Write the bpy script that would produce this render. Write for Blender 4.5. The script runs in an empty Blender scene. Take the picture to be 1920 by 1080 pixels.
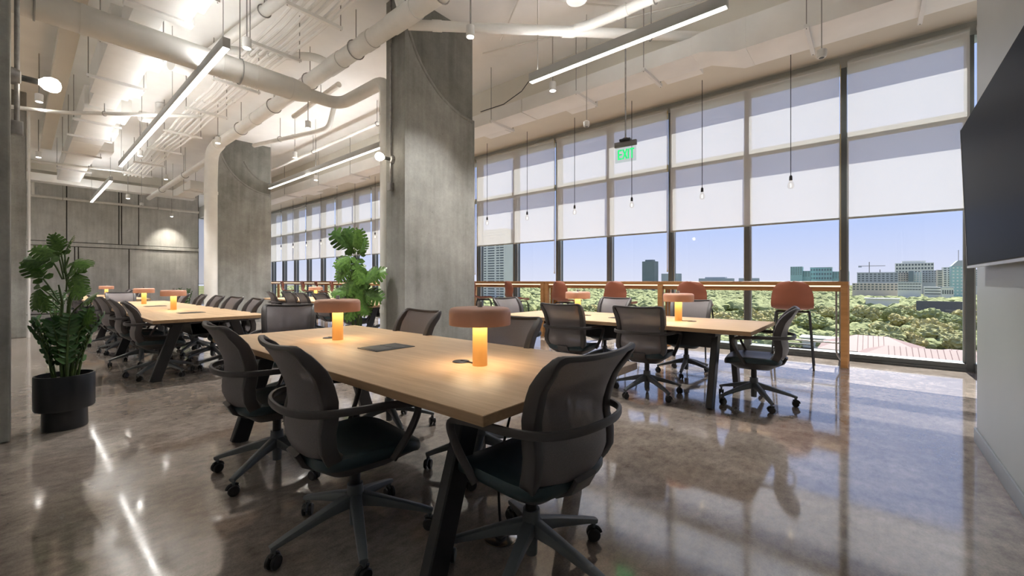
import bpy, bmesh, math, random
from mathutils import Vector, Matrix
PI = math.pi
R = math.radians
rnd = random.Random(11)
scene = bpy.context.scene
col = scene.collection

# ------------------------------------------------------------------ camera
CAM_H = 1.15
cam_data = bpy.data.cameras.new('camera')
cam_data.sensor_width = 36.0
cam_data.lens = 788.0 / 1920.0 * 36.0
cam_data.shift_y = -13.0 / 1920.0
cam_data.clip_start = 0.05
cam_data.clip_end = 6000
cam = bpy.data.objects.new('camera', cam_data)
cam.location = (0, 0, CAM_H)
cam.rotation_euler = (R(90), 0, R(40.45))
col.objects.link(cam)
scene.camera = cam

# ------------------------------------------------------------------ world
world = bpy.data.worlds.new('sky')
scene.world = world
world.use_nodes = True
wn, wl = world.node_tree.nodes, world.node_tree.links
wn.clear()
wo = wn.new('ShaderNodeOutputWorld')
wb = wn.new('ShaderNodeBackground')
wr = wn.new('ShaderNodeValToRGB')
wt = wn.new('ShaderNodeTexCoord')
ws = wn.new('ShaderNodeSeparateXYZ')
wl.new(wt.outputs['Generated'], ws.inputs[0])
wl.new(ws.outputs['Z'], wr.inputs[0])
wl.new(wr.outputs[0], wb.inputs[0])
wl.new(wb.outputs[0], wo.inputs[0])
cr = wr.color_ramp
cr.elements[0].position = 0.0
cr.elements[0].color = (0.76, 0.77, 0.93, 1)
cr.elements[1].position = 1.0
cr.elements[1].color = (0.30, 0.45, 0.90, 1)
e = cr.elements.new(0.13)
e.color = (0.50, 0.62, 1.0, 1)
wb.inputs[1].default_value = 0.375

# ------------------------------------------------------------------ sun
sun_data = bpy.data.lights.new('sun', 'SUN')
sun_data.energy = 4.7
sun_data.angle = R(0.6)
sun_data.color = (1.0, 0.965, 0.91)
sun = bpy.data.objects.new('sun', sun_data)
sun.rotation_euler = Vector((0.03, -1.0, -1.2)).to_track_quat('-Z', 'Y').to_euler()
sun.location = (0, 30, 40)
col.objects.link(sun)

vs = scene.view_settings
scene.display_settings.display_device = 'sRGB'
vs.view_transform = 'Standard'
vs.look = 'None'
vs.gamma = 1.0
vs.use_curve_mapping = False
vs.exposure = 1.55
cy = scene.cycles
cy.max_bounces = 8
cy.diffuse_bounces = 5
cy.glossy_bounces = 3
cy.transmission_bounces = 6
cy.transparent_max_bounces = 12
cy.sample_clamp_indirect = 6.0
cy.caustics_reflective = False
cy.caustics_refractive = False
cy.use_denoising = True
cy.use_adaptive_sampling = True
cy.adaptive_threshold = 0.04

# ------------------------------------------------------------------ helpers
class MB:
    """collects simple shapes; build() links them as one mesh object"""
    def __init__(s):
        s.v, s.f, s.m, s.cm = [], [], [], 0

    def add(s, vs_, fs_):
        o = len(s.v)
        s.v.extend([tuple(p) for p in vs_])
        for f in fs_:
            s.f.append(tuple(i + o for i in f))
            s.m.append(s.cm)
        return s

    def box(s, x0, x1, y0, y1, z0, z1):
        return s.add([(x0, y0, z0), (x1, y0, z0), (x1, y1, z0), (x0, y1, z0),
                      (x0, y0, z1), (x1, y0, z1), (x1, y1, z1), (x0, y1, z1)],
                     [(0, 3, 2, 1), (4, 5, 6, 7), (0, 1, 5, 4), (1, 2, 6, 5), (2, 3, 7, 6), (3, 0, 4, 7)])

    def obox(s, c, size, mat=None):
        a, b, d = [q / 2 for q in size]
        P = [Vector(p) for p in ((-a, -b, -d), (a, -b, -d), (a, b, -d), (-a, b, -d), (-a, -b, d), (a, -b, d), (a, b, d), (-a, b, d))]
        if mat is not None:
            P = [mat @ p for p in P]
        c = Vector(c)
        return s.add([p + c for p in P], [(0, 3, 2, 1), (4, 5, 6, 7), (0, 1, 5, 4), (1, 2, 6, 5), (2, 3, 7, 6), (3, 0, 4, 7)])

    def loft(s, rings, caps=True, closed=False):
        n = len(rings[0])
        vs_, fs_ = [], []
        for r in rings:
            vs_ += r
        m = len(rings)
        for i in range(m if closed else m - 1):
            a, b = i * n, ((i + 1) % m) * n
            for j in range(n):
                k = (j + 1) % n
                fs_.append((a + j, a + k, b + k, b + j))
        if caps and not closed:
            fs_.append(tuple(reversed(range(n))))
            fs_.append(tuple(range((m - 1) * n, m * n)))
        return s.add(vs_, fs_)

    def sweep(s, pts, section, up=(0, 0, 1), closed=False, caps=True, scale=None):
        """section: list of (a, b); a along side, b along up. up may be a list"""
        pts = [Vector(p) for p in pts]
        n = len(pts)
        rings = []
        for i, p in enumerate(pts):
            if closed:
                t = pts[(i + 1) % n] - pts[i - 1]
            else:
                t = pts[min(i + 1, n - 1)] - pts[max(i - 1, 0)]
            t.normalize()
            u = Vector(up[i] if isinstance(up, list) else up)
            side = t.cross(u)
            if side.length < 1e-4:
                side = t.cross(Vector((1, 0, 0.01)))
            side.normalize()
            u2 = side.cross(t)
            sc = scale[i] if scale else (1, 1)
            sec = section[i] if isinstance(section[0], list) else section
            rings.append([p + side * (a * sc[0]) + u2 * (b * sc[1]) for a, b in sec])
        return s.loft(rings, caps, closed)

    def tube(s, pts, r, n=10, caps=True, closed=False):
        pts = [Vector(p) for p in pts]
        m = len(pts)
        rings = []
        t0 = (pts[1] - pts[0]).normalized()
        u = Vector((0, 0, 1)) if abs(t0.z) < 0.9 else Vector((1, 0, 0))
        for i, p in enumerate(pts):
            if closed:
                t = pts[(i + 1) % m] - pts[i - 1]
            else:
                t = pts[min(i + 1, m - 1)] - pts[max(i - 1, 0)]
            t.normalize()
            side = t.cross(u)
            side.normalize()
            u = side.cross(t)
            rr = r[i] if isinstance(r, (list, tuple)) else r
            rings.append([p + side * (rr * math.cos(2 * PI * k / n)) + u * (rr * math.sin(2 * PI * k / n)) for k in range(n)])
        return s.loft(rings, caps, closed)

    def cyl(s, p0, p1, r0, r1=None, n=16):
        return s.tube([p0, p1], [r0, r0 if r1 is None else r1], n)

    def lathe(s, prof, n=24, c=(0, 0, 0), close=True):
        rings = [[(c[0] + r * math.cos(2 * PI * k / n), c[1] + r * math.sin(2 * PI * k / n), c[2] + z) for k in range(n)] for r, z in prof]
        return s.loft(rings, close)

    def prism(s, poly, axis, a, b):
        """poly: 2-d outline; axis x: (y,z); y: (x,z); z: (x,y)"""
        def P(p, w):
            return {'x': (w, p[0], p[1]), 'y': (p[0], w, p[1]), 'z': (p[0], p[1], w)}[axis]
        return s.loft([[P(p, a) for p in poly], [P(p, b) for p in poly]])

    def grid(s, fn, nu, nv, thick=0.0):
        P = [[Vector(fn(i / nu, j / nv)) for j in range(nv + 1)] for i in range(nu + 1)]
        vs_ = [p for r in P for p in r]
        w = nv + 1
        fs_ = [(i * w + j, (i + 1) * w + j, (i + 1) * w + j + 1, i * w + j + 1) for i in range(nu) for j in range(nv)]
        if thick:
            N = []
            for i in range(nu + 1):
                for j in range(nv + 1):
                    a = P[min(i + 1, nu)][j] - P[max(i - 1, 0)][j]
                    b = P[i][min(j + 1, nv)] - P[i][max(j - 1, 0)]
                    nn = a.cross(b)
                    N.append(nn.normalized() if nn.length > 1e-9 else Vector((0, 0, 1)))
            o = len(vs_)
            vs_ = vs_ + [p + q * thick for p, q in zip(vs_, N)]
            fs_ += [tuple(reversed([k + o for k in f])) for f in fs_]
            ring = [(i, 0) for i in range(nu)] + [(nu, j) for j in range(nv)] + [(i, nv) for i in range(nu, 0, -1)] + [(0, j) for j in range(nv, 0, -1)]
            ids = [i * w + j for i, j in ring]
            for k in range(len(ids)):
                a, b = ids[k], ids[(k + 1) % len(ids)]
                fs_.append((a, a + o, b + o, b))
        return s.add(vs_, fs_)

    def mesh(s, name, mat, bevel=0.0, smooth=40, seg=2):
        me = bpy.data.meshes.new(name)
        me.from_pydata(s.v, [], s.f)
        mats = mat if isinstance(mat, (list, tuple)) else [mat]
        for m in mats:
            me.materials.append(M[m] if isinstance(m, str) else m)
        if len(mats) > 1:
            me.polygons.foreach_set('material_index', s.m)
        bm = bmesh.new()
        bm.from_mesh(me)
        bmesh.ops.recalc_face_normals(bm, faces=bm.faces)
        if bevel:
            ed = [x for x in bm.edges if len(x.link_faces) == 2 and x.calc_face_angle(0) > R(30)]
            bmesh.ops.bevel(bm, geom=ed, offset=bevel, segments=seg, profile=0.5, affect='EDGES', clamp_overlap=True)
        bm.to_mesh(me)
        bm.free()
        if smooth:
            me.polygons.foreach_set('use_smooth', [True] * len(me.polygons))
            me.set_sharp_from_angle(angle=R(smooth))
        return me

    def build(s, name, mat, parent=None, loc=None, bevel=0.0, smooth=40, seg=2):
        o = bpy.data.objects.new(name, s.mesh(name, mat, bevel, smooth, seg))
        col.objects.link(o)
        if parent is not None:
            o.parent = parent
        if loc is not None:
            o.location = loc
        return o


def put(name, me, parent=None, loc=(0, 0, 0), rot=(0, 0, 0), scale=None):
    o = bpy.data.objects.new(name, me)
    col.objects.link(o)
    o.parent = parent
    o.location = loc
    o.rotation_euler = rot
    if scale is not None:
        o.scale = scale if isinstance(scale, (tuple, list, Vector)) else (scale,) * 3
    return o


def tag(o, label, cat=None, group=None, kind=None):
    o['label'] = label
    if cat:
        o['category'] = cat
    if group:
        o['group'] = group
    if kind:
        o['kind'] = kind
    return o


def thing(name, label, cat, loc=(0, 0, 0), rz=0.0, group=None, kind=None):
    o = bpy.data.objects.new(name, None)
    o.empty_display_size = 0.1
    col.objects.link(o)
    o.location = loc
    o.rotation_euler = (0, 0, rz)
    return tag(o, label, cat, group, kind)


def copy_tree(o, parent=None):
    c = o.copy()
    col.objects.link(c)
    c.parent = parent
    for ch in list(o.children):
        copy_tree(ch, c)
    return c


def again(proto, used, loc, rz, label, group=None):
    """the first call moves the prototype itself, later calls copy it"""
    o = proto if not used else copy_tree(proto)
    used.append(1)
    o.location = loc
    o.rotation_euler = (0, 0, rz)
    o['label'] = label
    if group:
        o['group'] = group
    return o


def arc(c, r, a0, a1, n, plane='xy'):
    out = []
    for i in range(n + 1):
        a = R(a0 + (a1 - a0) * i / n)
        p, q = r * math.cos(a), r * math.sin(a)
        out.append({'xy': (c[0] + p, c[1] + q, c[2]), 'xz': (c[0] + p, c[1], c[2] + q), 'yz': (c[0], c[1] + p, c[2] + q)}[plane])
    return out


def fillet(pts, r, n=5):
    """round the inner corners of a polyline"""
    pts = [Vector(p) for p in pts]
    out = [pts[0]]
    for i in range(1, len(pts) - 1):
        a, b, c = pts[i - 1], pts[i], pts[i + 1]
        d1, d2 = (a - b), (c - b)
        k = min(r, d1.length * 0.48, d2.length * 0.48)
        p, q = b + d1.normalized() * k, b + d2.normalized() * k
        for j in range(n + 1):
            t = j / n
            out.append(p * (1 - t) ** 2 + b * 2 * t * (1 - t) + q * t ** 2)
    out.append(pts[-1])
    return out


def rrect(w, h, r, n=3):
    """rounded rectangle section, centred"""
    out = []
    for cx, cy_, a0 in ((w / 2 - r, h / 2 - r, 0), (-w / 2 + r, h / 2 - r, 90), (-w / 2 + r, -h / 2 + r, 180), (w / 2 - r, -h / 2 + r, 270)):
        for i in range(n + 1):
            a = R(a0 + 90 * i / n)
            out.append((cx + r * math.cos(a), cy_ + r * math.sin(a)))
    return out


# ------------------------------------------------------------------ materials
M = {}


def base(name):
    m = bpy.data.materials.new(name)
    m.use_nodes = True
    nt = m.node_tree
    p = nt.nodes['Principled BSDF']
    M[name] = m
    return m, nt, p


def setp(p, color=None, rough=None, metal=None, spec=None, **k):
    if color is not None:
        p.inputs['Base Color'].default_value = (*color, 1)
    if rough is not None:
        p.inputs['Roughness'].default_value = rough
    if metal is not None:
        p.inputs['Metallic'].default_value = metal
    if spec is not None:
        p.inputs['Specular IOR Level'].default_value = spec
    for a, b in k.items():
        p.inputs[a].default_value = b


def noise(nt, scale, detail=4, rough=0.55, vec=None, stretch=None, coord='Object'):
    n = nt.nodes.new('ShaderNodeTexNoise')
    n.inputs['Scale'].default_value = scale
    n.inputs['Detail'].default_value = detail
    n.inputs['Roughness'].default_value = rough
    tc = nt.nodes.new('ShaderNodeTexCoord')
    src = tc.outputs[coord]
    if stretch:
        mp = nt.nodes.new('ShaderNodeMapping')
        mp.inputs['Scale'].default_value = stretch
        nt.links.new(src, mp.inputs[0])
        src = mp.outputs[0]
    nt.links.new(src, n.inputs['Vector'])
    return n


def ramp(nt, fac, stops):
    r = nt.nodes.new('ShaderNodeValToRGB')
    nt.links.new(fac, r.inputs[0])
    el = r.color_ramp.elements
    el[0].position, el[0].color = stops[0][0], (*stops[0][1], 1)
    el[1].position, el[1].color = stops[-1][0], (*stops[-1][1], 1)
    for pos, c in stops[1:-1]:
        q = el.new(pos)
        q.color = (*c, 1)
    return r


def mix(nt, a, b, fac, mode='MIX'):
    n = nt.nodes.new('ShaderNodeMix')
    n.data_type = 'RGBA'
    n.blend_type = mode
    if isinstance(fac, (int, float)):
        n.inputs['Factor'].default_value = fac
    else:
        nt.links.new(fac, n.inputs['Factor'])
    for s_, k in ((a, 'A'), (b, 'B')):
        tgt = [i for i in n.inputs if i.name == k and i.type == 'RGBA'][0]
        if isinstance(s_, tuple):
            tgt.default_value = (*s_, 1)
        else:
            nt.links.new(s_, tgt)
    return [o for o in n.outputs if o.type == 'RGBA'][0]


def bump(nt, p, h, strength=0.2, dist=0.01):
    b = nt.nodes.new('ShaderNodeBump')
    b.inputs['Strength'].default_value = strength
    b.inputs['Distance'].default_value = dist
    nt.links.new(h, b.inputs['Height'])
    nt.links.new(b.outputs[0], p.inputs['Normal'])


def simple(name, color, rough=0.5, metal=0.0, spec=None, var=0.06, scale=6.0, bmp=0.0, **k):
    m, nt, p = base(name)
    setp(p, color, rough, metal, spec, **k)
    n = noise(nt, scale)
    lo = tuple(c * (1 - var) for c in color)
    hi = tuple(min(1, c * (1 + var)) for c in color)
    r = ramp(nt, n.outputs['Fac'], [(0.3, lo), (0.7, hi)])
    nt.links.new(r.outputs[0], p.inputs['Base Color'])
    if bmp:
        n2 = noise(nt, scale * 30, 3)
        bump(nt, p, n2.outputs['Fac'], bmp, 0.002)
    return m


def emit(name, color, strength):
    m, nt, p = base(name)
    setp(p, color, 0.5)
    p.inputs['Emission Color'].default_value = (*color, 1)
    p.inputs['Emission Strength'].default_value = strength
    return m


def concrete(name, dark, light, streak=(5, 5, 0.35), warm=None):
    m, nt, p = base(name)
    n1 = noise(nt, 1.4, 8, 0.68)
    n2 = noise(nt, 1.6, 6, 0.6, stretch=streak)
    n3 = noise(nt, 38, 3, 0.6)
    mid = tuple((a + b) / 2 for a, b in zip(dark, light))
    c1 = ramp(nt, n1.outputs['Fac'], [(0.28, dark), (0.5, mid), (0.72, light)])
    c2 = ramp(nt, n2.outputs['Fac'], [(0.25, tuple(q * 0.55 for q in dark)), (0.5, mid), (0.75, tuple(min(1, q * 1.15) for q in light))])
    a = mix(nt, c1.outputs[0], c2.outputs[0], 0.28)
    c3 = ramp(nt, n3.outputs['Fac'], [(0.3, (0.8, 0.8, 0.8)), (0.6, (1, 1, 1))])
    b = mix(nt, a, c3.outputs[0], 0.4, 'MULTIPLY')
    v = nt.nodes.new('ShaderNodeTexVoronoi')
    v.inputs['Scale'].default_value = 5.5
    tc = nt.nodes.new('ShaderNodeTexCoord')
    nt.links.new(tc.outputs['Object'], v.inputs['Vector'])
    hole = ramp(nt, v.outputs['Distance'], [(0.02, (0.3, 0.3, 0.3)), (0.05, (1, 1, 1))])
    d = mix(nt, b, hole.outputs[0], 0.7, 'MULTIPLY')
    nt.links.new(d, p.inputs['Base Color'])
    setp(p, None, 0.72, spec=0.3)
    bump(nt, p, n3.outputs['Fac'], 0.15, 0.004)
    return m


def wood(name, dark, light, stretch, rough=0.35, scale=3.0):
    m, nt, p = base(name)
    n1 = noise(nt, scale, 8, 0.62, stretch=stretch)
    n2 = noise(nt, scale * 7, 5, 0.6, stretch=stretch)
    c1 = ramp(nt, n1.outputs['Fac'], [(0.3, dark), (0.7, light)])
    c2 = ramp(nt, n2.outputs['Fac'], [(0.35, (0.82, 0.8, 0.78)), (0.65, (1, 1, 1))])
    a = mix(nt, c1.outputs[0], c2.outputs[0], 0.6, 'MULTIPLY')
    nt.links.new(a, p.inputs['Base Color'])
    setp(p, None, rough)
    bump(nt, p, n2.outputs['Fac'], 0.05, 0.001)
    return m


# floor: ground and polished concrete with aggregate speckle
m, nt, p = base('floor_concrete')
n1 = noise(nt, 0.55, 6, 0.6)
n2 = noise(nt, 4.0, 6, 0.65)
n3 = noise(nt, 130, 3, 0.6)
c1 = ramp(nt, n1.outputs['Fac'], [(0.3, (0.205, 0.170, 0.145)), (0.55, (0.315, 0.274, 0.243)), (0.75, (0.43, 0.392, 0.36))])
n4 = noise(nt, 22, 5, 0.7, stretch=(1.0, 0.55, 1.0))
c4 = ramp(nt, n4.outputs['Fac'], [(0.32, (0.55, 0.53, 0.51)), (0.5, (1, 1, 1)), (0.70, (1.45, 1.43, 1.4))])
c2 = ramp(nt, n2.outputs['Fac'], [(0.3, (0.62, 0.60, 0.58)), (0.7, (1.22, 1.2, 1.18))])
c3 = ramp(nt, n3.outputs['Fac'], [(0.35, (0.62, 0.6, 0.58)), (0.5, (1, 1, 1)), (0.72, (1.3, 1.28, 1.25))])
a = mix(nt, c1.outputs[0], c2.outputs[0], 0.8, 'MULTIPLY')
a = mix(nt, a, c4.outputs[0], 0.6, 'MULTIPLY')
a = mix(nt, a, c3.outputs[0], 0.4, 'MULTIPLY')
v = nt.nodes.new('ShaderNodeTexVoronoi')
v.feature = 'DISTANCE_TO_EDGE'
v.inputs['Scale'].default_value = 0.42
tc = nt.nodes.new('ShaderNodeTexCoord')
wpn = noise(nt, 1.3, 4)
wadd = nt.nodes.new('ShaderNodeVectorMath')
wadd.operation = 'ADD'
nt.links.new(tc.outputs['Object'], wadd.inputs[0])
nt.links.new(wpn.outputs['Color'], wadd.inputs[1])
nt.links.new(wadd.outputs[0], v.inputs['Vector'])
crk = ramp(nt, v.outputs['Distance'], [(0.0, (0.72, 0.7, 0.68)), (0.006, (1, 1, 1))])
a = mix(nt, a, crk.outputs[0], 0.45, 'MULTIPLY')
nt.links.new(a, p.inputs['Base Color'])
rr = ramp(nt, n2.outputs['Fac'], [(0.3, (0.045, 0.045, 0.045)), (0.7, (0.11, 0.11, 0.11))])
nt.links.new(rr.outputs[0], p.inputs['Roughness'])
setp(p, None, None, IOR=2.8)
bump(nt, p, n2.outputs['Fac'], 0.03, 0.004)

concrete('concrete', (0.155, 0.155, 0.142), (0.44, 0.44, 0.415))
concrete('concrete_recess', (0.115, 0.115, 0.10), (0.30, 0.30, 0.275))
concrete('concrete_wall', (0.40, 0.405, 0.39), (0.74, 0.74, 0.72), streak=(0.6, 6, 0.5))
concrete('concrete_brown', (0.15, 0.128, 0.105), (0.27, 0.235, 0.20))
simple('concrete_joint', (0.09, 0.088, 0.08), 0.9)
simple('ceiling_paint', (0.90, 0.895, 0.875), 0.75, var=0.05, scale=1.2, bmp=0.1)
simple('beam_paint', (0.70, 0.665, 0.585), 0.7, var=0.05, scale=1.0)
simple('duct_paint', (0.82, 0.81, 0.78), 0.5, var=0.05, scale=2.0)
simple('pipe_paint', (0.77, 0.755, 0.715), 0.45, var=0.06, scale=3.0)
simple('wall_paint_grey', (0.46, 0.50, 0.53), 0.42, var=0.05, scale=0.8)
simple('wall_paint_white', (0.86, 0.855, 0.84), 0.7, var=0.04)
simple('baseboard_grey', (0.27, 0.29, 0.30), 0.4, var=0.05)
simple('mullion_metal', (0.115, 0.125, 0.125), 0.42, 0.35, var=0.08)
simple('mullion_edge', (0.42, 0.44, 0.43), 0.4, 0.3, var=0.05)
simple('steel_rod', (0.33, 0.32, 0.30), 0.5, 0.6)
simple('fixture_grey', (0.46, 0.46, 0.445), 0.45, var=0.04)
simple('housing_grey', (0.16, 0.155, 0.15), 0.5)
simple('galvanised', (0.36, 0.35, 0.34), 0.45, 0.8, var=0.2, scale=20)
simple('chrome_disc', (0.62, 0.62, 0.62), 0.22, 1.0, var=0.15, scale=30)
simple('black_steel', (0.016, 0.016, 0.018), 0.38, 0.0, var=0.1)
simple('black_plastic', (0.018, 0.018, 0.02), 0.4, var=0.1)
simple('chair_frame', (0.072, 0.065, 0.066), 0.42, var=0.06)
simple('chair_base', (0.125, 0.140, 0.152), 0.38, 0.15, var=0.08)
simple('chair_leather', (0.020, 0.042, 0.052), 0.36, var=0.1, scale=40, bmp=0.08)
simple('caster_rubber', (0.012, 0.012, 0.013), 0.3, var=0.1)
simple('terracotta', (0.64, 0.345, 0.245), 0.38, var=0.06, scale=10)
simple('lamp_stem', (0.80, 0.45, 0.15), 0.42, var=0.05, scale=10)
simple('stool_shell', (0.30, 0.095, 0.052), 0.45, var=0.05, scale=10)
simple('screen_black', (0.010, 0.0095, 0.010), 0.4, spec=0.02, var=0.05)
simple('bezel_silver', (0.62, 0.62, 0.62), 0.35, 0.4)
simple('pot_black', (0.012, 0.014, 0.017), 0.33, var=0.1)
simple('soil', (0.035, 0.025, 0.018), 0.95, var=0.4, scale=60, bmp=0.5)
simple('stem_green', (0.07, 0.12, 0.03), 0.5, var=0.25, scale=20)
simple('white_plastic', (0.75, 0.74, 0.72), 0.4, var=0.03)
simple('cord_black', (0.012, 0.012, 0.012), 0.5)
simple('chain_brass', (0.60, 0.46, 0.22), 0.35, 0.7)
simple('module_grey', (0.075, 0.074, 0.072), 0.5, var=0.15, scale=60)
simple('red_roof', (0.165, 0.088, 0.078), 0.7, var=0.08, scale=0.15)
simple('bld_white', (0.693, 0.682, 0.629), 0.8, var=0.04, scale=0.05)
simple('bld_grey', (0.378, 0.409, 0.430), 0.8, var=0.06, scale=0.05)
simple('bld_dark', (0.151, 0.190, 0.199), 0.5, var=0.08, scale=0.05)
simple('bld_beige', (0.588, 0.513, 0.430), 0.8, var=0.06, scale=0.05)
simple('bld_teal', (0.298, 0.468, 0.457), 0.35, var=0.1, scale=0.05)
simple('bld_window', (0.093, 0.111, 0.123), 0.25, var=0.15, scale=0.1)
simple('billboard_dark', (0.095, 0.095, 0.107), 0.7)
simple('crane_steel', (0.265, 0.239, 0.218), 0.6)
wood('oak_top', (0.55, 0.365, 0.205), (0.71, 0.51, 0.315), (0.35, 6, 6), 0.42)
wood('oak_edge', (0.36, 0.225, 0.12), (0.50, 0.33, 0.19), (0.35, 6, 12), 0.45)
wood('counter_wood', (0.36, 0.17, 0.055), (0.52, 0.27, 0.10), (0.35, 6, 8), 0.38)
emit('led_white', (1.0, 0.98, 0.94), 1.9)
emit('led_can', (1.0, 0.95, 0.88), 16.0)
emit('bulb_glow', (1.0, 0.88, 0.72), 7.0)
emit('lamp_diffuser', (1.0, 0.78, 0.48), 3.8)
emit('filament', (1.0, 0.85, 0.62), 5.0)
emit('exit_green', (0.02, 0.75, 0.22), 0.27)
emit('counter_led', (1.0, 0.80, 0.55), 0.55)

# leaf with fine veins
for nm, ca, cb in (('leaf_green', (0.045, 0.120, 0.028), (0.130, 0.270, 0.060)), ('leaf_zz', (0.030, 0.095, 0.035), (0.095, 0.210, 0.070))):
    m, nt, p = base(nm)
    n1 = noise(nt, 9, 4)
    c1 = ramp(nt, n1.outputs['Fac'], [(0.3, ca), (0.7, cb)])
    oi = nt.nodes.new('ShaderNodeObjectInfo')
    c2 = ramp(nt, oi.outputs['Random'], [(0.0, (0.75, 0.8, 0.7)), (1.0, (1.35, 1.25, 1.0))])
    a = mix(nt, c1.outputs[0], c2.outputs[0], 1.0, 'MULTIPLY')
    nt.links.new(a, p.inputs['Base Color'])
    setp(p, None, 0.32)

# mesh back fabric: dark woven net you can see a little through
m, nt, p = base('chair_mesh')
setp(p, (0.225, 0.202, 0.210), 0.5)
tr = nt.nodes.new('ShaderNodeBsdfTransparent')
ms = nt.nodes.new('ShaderNodeMixShader')
out = nt.nodes['Material Output']
chk = nt.nodes.new('ShaderNodeTexNoise')
chk.inputs['Scale'].default_value = 500
tcm = nt.nodes.new('ShaderNodeTexCoord')
nt.links.new(tcm.outputs['Object'], chk.inputs['Vector'])
fr = ramp(nt, chk.outputs['Fac'], [(0.35, (0.12, 0.12, 0.12)), (0.65, (0.30, 0.30, 0.30))])
nt.links.new(fr.outputs[0], ms.inputs[0])
nt.links.new(p.outputs[0], ms.inputs[1])
nt.links.new(tr.outputs[0], ms.inputs[2])
nt.links.new(ms.outputs[0], out.inputs[0])

# roller blind: light screen fabric, lets sun glow through and shows a little of what is behind
m, nt, p = base('blind_fabric')
nt.nodes.remove(p)
df = nt.nodes.new('ShaderNodeBsdfDiffuse')
tl = nt.nodes.new('ShaderNodeBsdfTranslucent')
tr = nt.nodes.new('ShaderNodeBsdfTransparent')
nz = noise(nt, 260, 2)
cc = ramp(nt, nz.outputs['Fac'], [(0.3, (0.84, 0.82, 0.795)), (0.7, (0.92, 0.90, 0.875))])
nt.links.new(cc.outputs[0], df.inputs[0])
nt.links.new(cc.outputs[0], tl.inputs[0])
m1 = nt.nodes.new('ShaderNodeMixShader')
m1.inputs[0].default_value = 0.27
nt.links.new(df.outputs[0], m1.inputs[1])
nt.links.new(tl.outputs[0], m1.inputs[2])
m2 = nt.nodes.new('ShaderNodeMixShader')
m2.inputs[0].default_value = 0.27
nt.links.new(m1.outputs[0], m2.inputs[1])
nt.links.new(tr.outputs[0], m2.inputs[2])
nt.links.new(m2.outputs[0], nt.nodes['Material Output'].inputs[0])


def glass(name, tint, refl=0.6, rough=0.01):
    m, nt, p = base(name)
    nt.nodes.remove(p)
    tr = nt.nodes.new('ShaderNodeBsdfTransparent')
    tr.inputs[0].default_value = (*tint, 1)
    gl = nt.nodes.new('ShaderNodeBsdfGlossy')
    gl.inputs['Roughness'].default_value = rough
    lw = nt.nodes.new('ShaderNodeLayerWeight')
    pw = nt.nodes.new('ShaderNodeMath')
    pw.operation = 'POWER'
    pw.inputs[1].default_value = 5.0
    nt.links.new(lw.outputs['Facing'], pw.inputs[0])
    mu = nt.nodes.new('ShaderNodeMath')
    mu.operation = 'MULTIPLY_ADD'
    mu.inputs[1].default_value = 0.9 * refl
    mu.inputs[2].default_value = 0.035 * refl
    nt.links.new(pw.outputs[0], mu.inputs[0])
    ms = nt.nodes.new('ShaderNodeMixShader')
    nt.links.new(mu.outputs[0], ms.inputs[0])
    nt.links.new(tr.outputs[0], ms.inputs[1])
    nt.links.new(gl.outputs[0], ms.inputs[2])
    nt.links.new(ms.outputs[0], nt.nodes['Material Output'].inputs[0])


glass('pane_glass', (0.95, 0.965, 0.965), 0.5)
glass('bulb_glass', (0.97, 0.95, 0.92), 1.0)
glass('sign_acrylic', (0.86, 0.90, 0.88), 1.0, 0.05)

# ground outside and tree crowns
m, nt, p = base('park_ground')
n1 = noise(nt, 0.012, 6, 0.6)
n2 = noise(nt, 0.12, 5, 0.65)
c1 = ramp(nt, n1.outputs['Fac'], [(0.35, (0.085, 0.105, 0.035)), (0.5, (0.125, 0.125, 0.055)), (0.64, (0.20, 0.165, 0.11))])
c2 = ramp(nt, n2.outputs['Fac'], [(0.35, (0.7, 0.75, 0.6)), (0.65, (1.1, 1.1, 1.0))])
a = mix(nt, c1.outputs[0], c2.outputs[0], 0.8, 'MULTIPLY')
nt.links.new(a, p.inputs['Base Color'])
setp(p, None, 0.95, spec=0.1)
m, nt, p = base('tree_crown')
n1 = noise(nt, 0.35, 5, 0.65)
c1 = ramp(nt, n1.outputs['Fac'], [(0.3, (0.21, 0.21, 0.105)), (0.55, (0.37, 0.36, 0.17)), (0.75, (0.50, 0.46, 0.26))])
oi = nt.nodes.new('ShaderNodeObjectInfo')
c2 = ramp(nt, oi.outputs['Random'], [(0.0, (0.70, 0.82, 0.75)), (0.5, (1.0, 1.0, 1.0)), (1.0, (1.35, 1.15, 1.05))])
a = mix(nt, c1.outputs[0], c2.outputs[0], 1.0, 'MULTIPLY')
nt.links.new(a, p.inputs['Base Color'])
setp(p, None, 0.9, spec=0.1)
simple('trunk_bark', (0.16, 0.12, 0.09), 0.9)

# ================================================================== THE SETTING
CZ = 5.0
MX = [0.965 - 1.262 * k for k in range(0, 23)]          # mullion positions along the window wall
X_END = MX[-1]                                           # far glazed end


def struct(name, mb, mat, label, parent=None, bevel=0.0, smooth=40):
    o = mb.build(name, mat, parent, bevel=bevel, smooth=smooth)
    if parent is None:
        tag(o, label, None, None, 'structure')
    return o


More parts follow.
